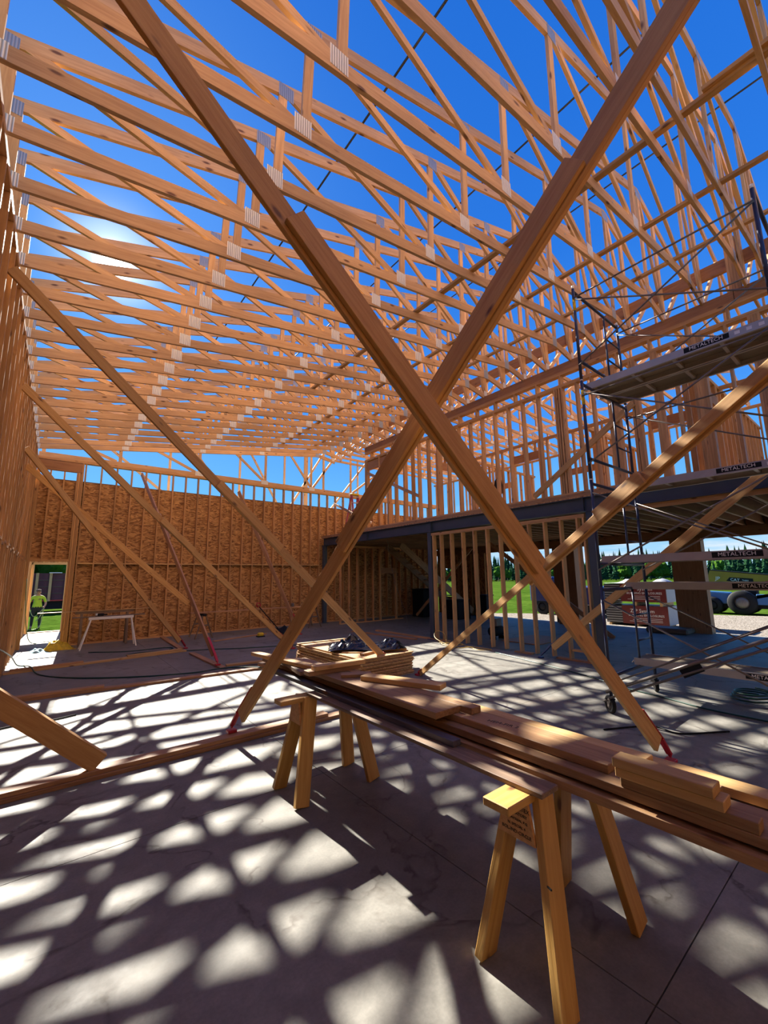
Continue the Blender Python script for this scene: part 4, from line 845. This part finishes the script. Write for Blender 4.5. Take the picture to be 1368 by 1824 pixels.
hose('hanging_wire', 'thin wire hanging from the upper floor edge to the floor', [(9.34, 11.5, 3.12), (9.45, 11.5, 2.4), (9.62, 11.5, 1.75), (9.7, 11.5, 1.62), (9.6, 11.5, 1.60), (9.7, 11.5, 1.5), (9.95, 11.5, 0.9), (10.15, 11.5, 0.5), (10.2, 11.5, 0.02)], 0.006, GALV, 'wire')
hose('power_cable', 'dark plug end cord on the floor at the left edge', [(-0.55, 7.2), (-0.2, 7.3), (0.15, 7.25), (0.42, 7.32)], 0.010, BLACK, 'cord')
# things in the shade under the upper floor
cpr = thing('air_compressor', 'dark air compressor on the floor behind the stud partition', 'compressor', (10.2, 7.6, 0))
Mw = T(9.9, 7.6, 0.22) @ Matrix.Rotation(math.pi / 2, 4, 'Y'); lathe('tank', [(0, 0), (0.10, 0.01), (0.14, 0.05), (0.14, 0.5), (0.10, 0.55), (0, 0.56)], BLACK, Mw, cpr)
boxo('pump', 10.05, 10.32, 7.50, 7.70, 0.36, 0.58, GALV, cpr, 0.02)
for xx in (9.98, 10.38): boxo('foot', xx, xx + 0.03, 7.50, 7.70, 0.0, 0.09, BLACK, cpr)
def crate(label, x0, x1, y0, y1, h, mat, name='storage_box'):
    c = thing(name, label, 'box', ((x0 + x1) / 2, (y0 + y1) / 2, 0)); boxo('box_body', x0, x1, y0, y1, 0.0, h - 0.05, mat, c, 0.02); boxo('lid', x0 - 0.02, x1 + 0.02, y0 - 0.02, y1 + 0.02, h - 0.05, h, mat, c, 0.015); return c
crate('tall black job box by the far window of the dim room', 13.2, 14.0, 13.75, 14.5, 1.25, BLACK); crate('low black job box beside the tall one in the dim room', 13.4, 14.2, 11.9, 12.6, 0.8, BLACK)
crate('black wheeled bin near the right wall opening', 14.4, 14.9, 11.2, 11.7, 1.0, BLACK, 'wheeled_bin')
lay('loose_sheet', 'dark reddish sheet lying on the slab behind the partition', 'sheet', 10.0, 11.6, 6.2, 7.3, 0.0, 0.02, W_LVL)
lay('dark_bundle', 'dark bundle of scraps at the foot of the right pier', 'bundle', 14.6, 15.3, 4.2, 5.3, 0.0, 0.16, W_DARK, 0.04)
lay('loose_block', 'reddish block at the foot of the second pier', 'block', 14.9, 15.3, 7.6, 8.3, 0.0, 0.16, W_PLATE, 0.02)
# stepladder on the upper floor
ld = thing('step_ladder', 'red fibreglass stepladder standing on the upper floor by the far wall', 'ladder', (9.6, 14.1, 3.55))
for sy in (0, 1):
    for sx in (-1, 1):
        x0 = 9.55 + sx * 0.32 if sx > 0 else 9.23
        board('rail', (9.62 + sx * (0.30 if sy == 0 else 0.26), 14.35 - 0.75 * sy + 0.0, ZD), (9.62 + sx * 0.15, 14.0 - 0.05 * sy, 5.20), 0.085, 0.03, (0, 1, 0), LADR, ld)
for i in range(6): z = ZD + 0.30 + 0.27 * i; ww = 0.28 - 0.023 * i; yy = 13.58 + (z - ZD) * 0.22; boxo('step', 9.62 - ww, 9.62 + ww, yy - 0.05, yy + 0.05, z, z + 0.03, ALU, ld)
boxo('ladder_top', 9.44, 9.80, 13.88, 14.08, 5.19, 5.27, YEL, ld, 0.015)
jk = thing('hanging_jacket', 'dark jacket hanging on a stud of the upper floor', 'jacket', (11.33, 8.08, 4.45))
prism('jacket_body', [(-0.13, 0), (0.13, 0), (0.15, 0.3), (0.10, 0.5), (0.03, 0.55), (-0.03, 0.55), (-0.10, 0.5), (-0.15, 0.3)], (11.29, 8.08, 4.45), (0, 1, 0), (0, 0, 1), (1, 0, 0), 0.1, BLACK, jk, 0.02)
board('jacket_hook', (11.32, 8.08, 4.98), (11.41, 8.08, 5.02), 0.02, 0.02, (0, 1, 0), GALV, jk)

# ------------------------------------------------------------------ person beyond the door
PX, PY, PZ = -0.41, 24.88, -0.25
pe = thing('person', 'person in a lime green T-shirt and dark trousers coiling a hose outside the door', 'person', (PX, PY, PZ))
SK = [  # (x, y, z, r, parent)
 ((0, 0, 0.93), 0.150, -1), ((0, 0, 1.10), 0.165, 0), ((0, 0, 1.30), 0.165, 1), ((0, 0.01, 1.40), 0.11, 2), ((0, 0, 1.47), 0.062, 3), ((0, -0.02, 1.56), 0.088, 4), ((0, -0.015, 1.66), 0.082, 5),
 ((0.16, 0, 1.385), 0.072, 3), ((0.25, 0.01, 1.28), 0.058, 7), ((0.30, 0.0, 1.10), 0.046, 8), ((0.27, -0.14, 0.97), 0.036, 9), ((0.24, -0.22, 0.93), 0.030, 10),
 ((-0.16, 0, 1.385), 0.072, 3), ((-0.25, 0.02, 1.27), 0.058, 12), ((-0.29, 0.04, 1.08), 0.046, 13), ((-0.27, -0.05, 0.92), 0.036, 14), ((-0.26, -0.10, 0.86), 0.030, 15),
 ((0.11, 0, 0.80), 0.105, 0), ((0.13, -0.01, 0.48), 0.070, 17), ((0.14, 0.02, 0.12), 0.052, 18), ((0.145, -0.02, 0.045), 0.045, 19), ((0.155, -0.15, 0.035), 0.034, 20),
 ((-0.11, 0, 0.80), 0.105, 0), ((-0.13, -0.01, 0.48), 0.070, 22), ((-0.14, 0.02, 0.12), 0.052, 23), ((-0.145, -0.02, 0.045), 0.045, 24), ((-0.16, -0.15, 0.035), 0.034, 25)]
for hb, s in ((11, 1), (16, -1)):
    b = Vector(SK[hb][0])
    for k in range(4):
        i0 = len(SK); SK.append((tuple(b + Vector((s * (-0.03 + 0.02 * k), -0.05, -0.02))), 0.0095, hb)); SK.append((tuple(b + Vector((s * (-0.035 + 0.022 * k), -0.075, -0.045))), 0.009, i0))
    SK.append((tuple(b + Vector((-s * 0.045, -0.02, 0.01))), 0.010, hb))
me = bpy.data.meshes.new('person_body'); me.from_pydata([q[0] for q in SK], [(q[2], i) for i, q in enumerate(SK) if q[2] >= 0], [])
tmp = bpy.data.objects.new('tmp_body', me); COL.objects.link(tmp)
bm = bmesh.new(); bm.from_mesh(me); lay_s = bm.verts.layers.skin.verify()
for i, v in enumerate(bm.verts): v[lay_s].radius = (SK[i][1], SK[i][1] * (0.72 if i in (0, 1, 2) else 1.0)); v[lay_s].use_root = (i == 0)
bm.to_mesh(me); bm.free()
tmp.modifiers.new('skin', 'SKIN'); sd = tmp.modifiers.new('sub', 'SUBSURF'); sd.levels = 2; sd.render_levels = 2
dg = bpy.context.evaluated_depsgraph_get(); bme = bpy.data.meshes.new_from_object(tmp.evaluated_get(dg)); bpy.data.objects.remove(tmp)
bme.materials.clear()
for m in (SKIN, SHIRT, PANTS, BOOT): bme.materials.append(m)
for p in bme.polygons:
    c = p.center; p.use_smooth = True
    if c.z > 1.445: i = 0
    elif c.z < 0.10: i = 3
    elif abs(c.x) > 0.215 and c.z < 1.16: i = 0
    elif c.z < 0.93: i = 2 if abs(c.x) < 0.235 else 0
    else: i = 1
    p.material_index = i
bo = link('body', bme, None, T(PX, PY, PZ), pe)
lathe('cap', [(0.094, 0.0), (0.098, 0.05), (0.08, 0.09), (0.0, 0.105)], HAIR, T(PX, PY - 0.015, PZ + 1.635), pe, 14)
board('cap_peak', (PX - 0.07, PY - 0.12, PZ + 1.645), (PX + 0.07, PY - 0.12, PZ + 1.645), 0.08, 0.012, (0, 1, 0), HAIR, pe, 0.004)
boxo('nose', PX - 0.014, PX + 0.014, PY - 0.125, PY - 0.095, PZ + 1.545, PZ + 1.58, SKIN, pe, 0.006)
boxo('mouth', PX - 0.025, PX + 0.025, PY - 0.112, PY - 0.10, PZ + 1.512, PZ + 1.52, MAROON, pe)
for s in (-1, 1): lathe('eye', [(0, 0), (0.011, 0.003), (0.011, 0.008), (0, 0.011)], BLACK, T(PX + s * 0.033, PY - 0.098, PZ + 1.592) @ Matrix.Rotation(math.pi / 2, 4, 'X'), pe, 8); boxo('ear', PX + s * 0.088 - 0.012, PX + s * 0.088 + 0.012, PY - 0.03, PY + 0.02, PZ + 1.545, PZ + 1.605, SKIN, pe, 0.006)
boxo('shirt_badge', PX + 0.03, PX + 0.11, PY - 0.135, PY - 0.125, PZ + 1.27, PZ + 1.31, W_DARK, pe)
hose('garden_hose', 'pale green hose looped from the hands of the person outside', [(PX - 0.25, PY - 0.22, PZ + 0.84), (PX - 0.1, PY - 0.3, PZ + 0.55), (PX + 0.05, PY - 0.32, PZ + 0.62), (PX + 0.25, PY - 0.3, PZ + 0.88), (PX + 0.10, PY - 0.34, PZ + 0.45), (PX + 0.02, PY - 0.3, PZ + 0.35), (PX + 0.18, PY - 0.28, PZ + 0.60), (PX + 0.25, PY - 0.28, PZ + 0.90), (PX + 0.22, PY - 0.3, PZ + 0.4), (PX + 0.1, PY - 0.4, PZ + 0.02), (PX - 0.4, PY - 0.9, PZ + 0.02)], 0.014, HOSEP)
hose('door_hose', 'pale hose hanging down the door jamb and out over the sill', [(-0.53, 15.0, 1.9), (-0.50, 15.0, 1.3), (-0.42, 15.3, 0.5), (-0.30, 16.2, 0.05), (0.05, 16.6), (0.16, 16.0), (0.26, 15.2), (0.35, 14.8)], 0.012, HOSEP)
# container trailer beyond the person
ct = thing('container', 'dark maroon steel container with wood straps behind the person', 'container', (0.5, 37, -0.25))
boxo('body', -4.0, 5.0, 37.0, 39.2, 0.58, 2.40, MAROON, ct); boxo('chassis', -4.0, 5.0, 37.1, 39.1, -0.05, 0.57, BLACK, ct)
for i in range(16): boxo('rib', -3.95 + 0.58 * i, -3.89 + 0.58 * i, 36.94, 36.999, 0.60, 2.38, MAROON, ct)
for z in (1.0, 1.45, 1.9): boxo('rib', -4.0, 5.0, 36.955, 36.999, z, z + 0.05, WRAPK, ct)
for x in (-0.84, -0.12): boxo('strap', x, x + 0.15, 36.86, 36.93, 0.5, 2.42, W_PALE, ct)
boxo('trim', -4.0, 5.0, 36.9, 36.999, 0.50, 0.58, RED, ct); boxo('tarp_edge', -0.15, 0.55, 36.8, 37.4, 2.405, 2.46, WHITE, ct)
for x in (-3.2, 3.9, 4.6): lathe('wheel', [(0, 0), (0.3, 0), (0.48, 0.02), (0.48, 0.26), (0.3, 0.28), (0, 0.28)], BLACK, T(x, 37.35, 0.23) @ Matrix.Rotation(math.pi / 2, 4, 'X'), ct)
# ------------------------------------------------------------------ yard on the right
rp = thing('wrapped_stack', 'stack of red printed packs of wrapped panels on the gravel by the opening', 'wrapped packs', (18.6, 6.85, -0.235))
for k, z in enumerate((-0.15, 0.70)):
    pk = boxo('pack', 18.1, 19.3, 5.75, 7.35, z, z + 0.70, WRAPR, rp)
    boxo('pack_end', 18.12, 19.28, 5.735, 5.749, z + 0.005, z + 0.695, WRAPW, pk); boxo('board_edges', 18.105, 19.28, 7.351, 7.98, z + 0.01, z + 0.69, WRAPK, pk)
    for q in range(7): boxo('board_edge', 18.098, 18.104, 7.36, 7.97, z + 0.05 + 0.095 * q, z + 0.075 + 0.095 * q, WRAPW, pk)
    for q in range(3): boxo('print_line', 18.093, 18.099, 5.95, 7.1 - 0.12 * q, z + 0.10 + 0.06 * q, z + 0.112 + 0.06 * q, TEXTW, pk)
    text('print', 'BUILDING ENCLOSURES', 0.115, (18.095, 6.5, z + 0.335), (0, -1, 0), (0, 0, 1), TEXTW, pk)
    text('print', 'ZIP System', 0.19, (18.095, 6.62, z + 0.50), (0, -1, 0), (0, 0, 1), TEXTW, pk)
for z in (-0.235, 0.555):
    for yv in (5.9, 6.8, 7.8): boxo('dunnage', 18.1, 19.3, yv, yv + 0.09, z + 0.0, z + (0.083 if z < 0 else 0.143), W_PALE, rp)
vs, fs = [], []; rd = random.Random(11)
for j in range(9):
    for i in range(17): vs.append((j * 0.16, i * 0.142, 0.02 + (0.17 * max(0, math.sin(i * 0.75)) * math.sin(j * 0.39) if 0 < j < 8 else 0) + rd.uniform(0, 0.02)))
for j in range(8):
    for i in range(16): fs.append((j * 17 + i, j * 17 + i + 1, (j + 1) * 17 + i + 1, (j + 1) * 17 + i))
pydata('white_cover', vs, fs, WRAPW, rp, T(18.05, 5.72, 1.40), True)
def wheel(par, x, y, r, w_, z, hubm=BLACK):
    R = T(x, y, z) @ Matrix.Rotation(math.pi / 2, 4, 'Y')
    wv = lathe('wheel', [(r * 0.55, -w_ / 2), (r * 0.9, -w_ / 2), (r, -w_ * 0.35), (r, w_ * 0.35), (r * 0.9, w_ / 2), (r * 0.55, w_ / 2), (r * 0.55, -w_ / 2)], BLACK, R, par, 20)
    lathe('rim', [(0, -w_ * 0.42), (r * 0.3, -w_ * 0.4), (r * 0.57, -w_ * 0.25), (r * 0.57, w_ * 0.25), (0, w_ * 0.4)], hubm, R, wv, 16)
tb_ = thing('tractor', 'pale blue tractor with big black tyres beyond the right pier', 'tractor', (27, 5.8, -0.25))
prism('hood', [(0, 0), (1.5, 0), (1.5, 0.35), (1.35, 0.55), (0.1, 0.62), (0, 0.5)], (26.4, 7.0, 0.25), (0, -1, 0), (0, 0, 1), (1, 0, 0), 0.8, TBLUE, tb_, 0.04)
boxo('chassis', 26.5, 27.1, 3.6, 7.0, 0.05, 0.28, BLACK, tb_); wheel(tb_, 26.35, 6.35, 0.42, 0.3, 0.17); wheel(tb_, 26.3, 5.15, 0.58, 0.36, 0.33, GALV); wheel(tb_, 27.3, 6.35, 0.42, 0.3, 0.17); wheel(tb_, 27.35, 5.15, 0.58, 0.36, 0.33)
boxo('seat', 26.6, 27.0, 4.6, 5.1, 0.5, 0.95, BLACK, tb_, 0.05); boxo('loader_plate', 26.2, 26.3, 4.0, 4.6, 0.25, 0.75, TBLUE, tb_, 0.02); board('loader_arm', (26.25, 5.6, 0.35), (26.25, 3.6, 0.85), 0.14, 0.1, (0, 0, 1), BLACK, tb_); boxo('bucket', 26.2, 27.4, 3.0, 3.7, 0.3, 0.75, W_PLATE, tb_, 0.05)
th = thing('telehandler', 'yellow telehandler with a long low boom in the field at the right edge', 'telehandler', (36, 4, -0.25))
prism('boom', [(8.9, 1.05), (8.6, 1.95), (0.5, 0.95), (0.5, 0.35), (5.6, 0.72), (6.2, 0.62), (6.8, 0.95)], (36, 0, 0), (0, 1, 0), (0, 0, 1), (1, 0, 0), 0.5, MACH, th)
board('boom_top', (36.25, 8.62, 1.97), (36.25, 0.5, 0.98), 0.52, 0.06, (1, 0, 0), BLACK, th)
prism('decal', [(7.75, 1.22), (7.55, 1.46), (6.35, 1.36), (6.35, 1.12), (6.6, 1.02)], (35.985, 0, 0), (0, 1, 0), (0, 0, 1), (1, 0, 0), 0.012, BLACK, th)
text('decal_name', 'CAT', 0.25, (35.98, 7.28, 1.28), (0, -1, -0.11), (0, -0.11, 1), TEXTW, th); text('decal_small', 'TH255', 0.12, (35.98, 6.75, 1.24), (0, -1, -0.11), (0, -0.11, 1), TEXTW, th); text('decal_mark', 'JP', 0.34, (35.98, 8.2, 1.38), (0, -1, -0.11), (0, -0.11, 1), TEXTW, th)
boxo('decal', 35.985, 35.997, 5.05, 5.75, 0.95, 1.2, RED, th); boxo('decal', 35.985, 35.997, 4.5, 5.04, 0.95, 1.2, YEL, th)
boxo('chassis', 35.7, 37.3, -1.0, 5.0, 0.2, 0.75, BLACK, th); boxo('cab', 36.6, 37.5, 0.5, 2.2, 0.7, 2.2, GLASS, th, 0.05)
for yv in (2.6, -0.6): wheel(th, 35.6, yv, 0.62, 0.4, 0.37); wheel(th, 37.4, yv, 0.62, 0.4, 0.37)
nv = thing('flatbed_truck', 'navy truck parked outside, seen between the column and the scaffold', 'truck', (20.5, 9.9, -0.25))
boxo('body', 20.2, 22.2, 9.0, 11.4, 0.35, 1.2, NAVY, nv, 0.05); boxo('chassis', 20.4, 22.0, 8.9, 12.5, 0.1, 0.35, BLACK, nv); boxo('sill_trim', 20.17, 20.2, 9.05, 11.3, 0.33, 0.36, ALU, nv)
boxo('cab', 20.3, 22.1, 11.45, 12.9, 0.35, 1.7, NAVY, nv, 0.12)
for yv in (9.5, 12.2): wheel(nv, 20.45, yv, 0.4, 0.25, 0.15); wheel(nv, 22.0, yv, 0.4, 0.25, 0.15)
ca = thing('car', 'silver car parked in the meadow behind the partition', 'car', (28.5, 15.8, -0.25))
prism('body', [(0, 0.0), (4.2, 0.0), (4.25, 0.35), (3.9, 0.55), (3.0, 0.62), (2.5, 1.0), (1.0, 1.02), (0.4, 0.62), (0, 0.5)], (28.0, 17.6, -0.02), (0, -1, 0), (0, 0, 1), (1, 0, 0), 1.6, SILV, ca, 0.06)
boxo('window_glass', 27.985, 28.0, 15.1, 16.7, 0.62, 0.90, GLASS, ca)
for yv in (16.8, 14.2): wheel(ca, 28.1, yv, 0.32, 0.2, 0.07); wheel(ca, 29.5, yv, 0.32, 0.2, 0.07)
# ------------------------------------------------------------------ trees
def conifer_mesh(seed):
    rd = random.Random(seed); vs, fs = [], []; sg = 9
    for l in range(8):
        z0 = 0.08 + l * 0.115; r = 0.20 * (1 - l / 8.6); o = len(vs)
        for k in range(sg):
            a = 2 * math.pi * k / sg + l; rr = r * rd.uniform(0.6, 1.15); vs.append((rr * math.cos(a), rr * math.sin(a), z0 + rd.uniform(-0.035, 0.02)))
        vs.append((rd.uniform(-0.01, 0.01), rd.uniform(-0.01, 0.01), z0 + 0.21)); t = len(vs) - 1
        for k in range(sg): fs.append((o + k, o + (k + 1) % sg, t))
        fs.append(tuple(range(o + sg - 1, o - 1, -1)))
    me = bpy.data.meshes.new('conifer_crown'); me.from_pydata(vs, [], fs); me.materials.append(CONIF); return me
def broad_mesh(seed):
    rd = random.Random(seed); bm = bmesh.new()
    for k in range(9):
        c = Vector((rd.uniform(-0.22, 0.22), rd.uniform(-0.22, 0.22), rd.uniform(0.38, 0.82))); r = rd.uniform(0.13, 0.24)
        g = bmesh.ops.create_icosphere(bm, subdivisions=2, radius=r, matrix=T(*c))
        for v in g['verts']: v.co += (v.co - c) * rd.uniform(-0.28, 0.32)
    me = bpy.data.meshes.new('broadleaf_crown'); bm.to_mesh(me); bm.free(); me.materials.append(DECID); return me
def trunk_mesh(r, h):
    me = bpy.data.meshes.new('trunk'); vs, fs = sweep([(0, 0, 0), (0, 0, h)], [r, r * 0.6], 6); me.from_pydata([tuple(v) for v in vs], [], fs); me.materials.append(BARK); return me
CMS = [conifer_mesh(i) for i in range(4)]; BMS = [broad_mesh(i + 20) for i in range(3)]; TK = trunk_mesh(0.025, 0.45)
def tree(x, y, h, mesh, label, group, wide=1.0, name='tree'):
    t = thing(name, label, 'tree', (x, y, -0.25), group); R = Matrix.Rotation(random.uniform(0, 6.28), 4, 'Z') @ Matrix.Diagonal((h * wide, h * wide, h, 1))
    link('crown', mesh, None, T(x, y, -0.25) @ R, t); link('trunk', TK, None, T(x, y, -0.25) @ R, t)
rd = random.Random(5)
for row in range(8):
    d0 = 150 + 8.0 * row; az = YAW + math.atan((775 - 684) / F_PX) + (0.5 * (row % 2) + 0.17 * row) * 0.012
    while az < YAW + math.atan((1400 - 684) / F_PX):
        d = d0 + rd.uniform(-1, 1); a = az + rd.uniform(-0.002, 0.002); br = row < 2 and rd.random() < 0.3; h = (6.0 + 0.75 * row) * rd.uniform(0.85, 1.15)
        if br: tree(d * math.sin(a), d * math.cos(a), h * 0.8, BMS[rd.randrange(3)], 'lighter green broadleaf tree at the foot of the distant tree line', 'distant broadleaf trees', 0.95, 'broadleaf_tree')
        else: tree(d * math.sin(a), d * math.cos(a), h, CMS[rd.randrange(4)], 'dark green conifer in the distant tree line across the meadow', 'distant conifers', 1.0, 'conifer')
        az += (0.44 * h * 1.0 + 0.35) / d0
for x, y, h in ((-5.4, 60, 8.0), (-0.8, 66, 8.4), (3.6, 60, 7.6), (8.0, 67, 9.0)):
    tree(x, y, h, BMS[int(h) % 3], 'leafy green tree rising behind the maroon container', 'trees behind the container', 1.15, 'broadleaf_tree')
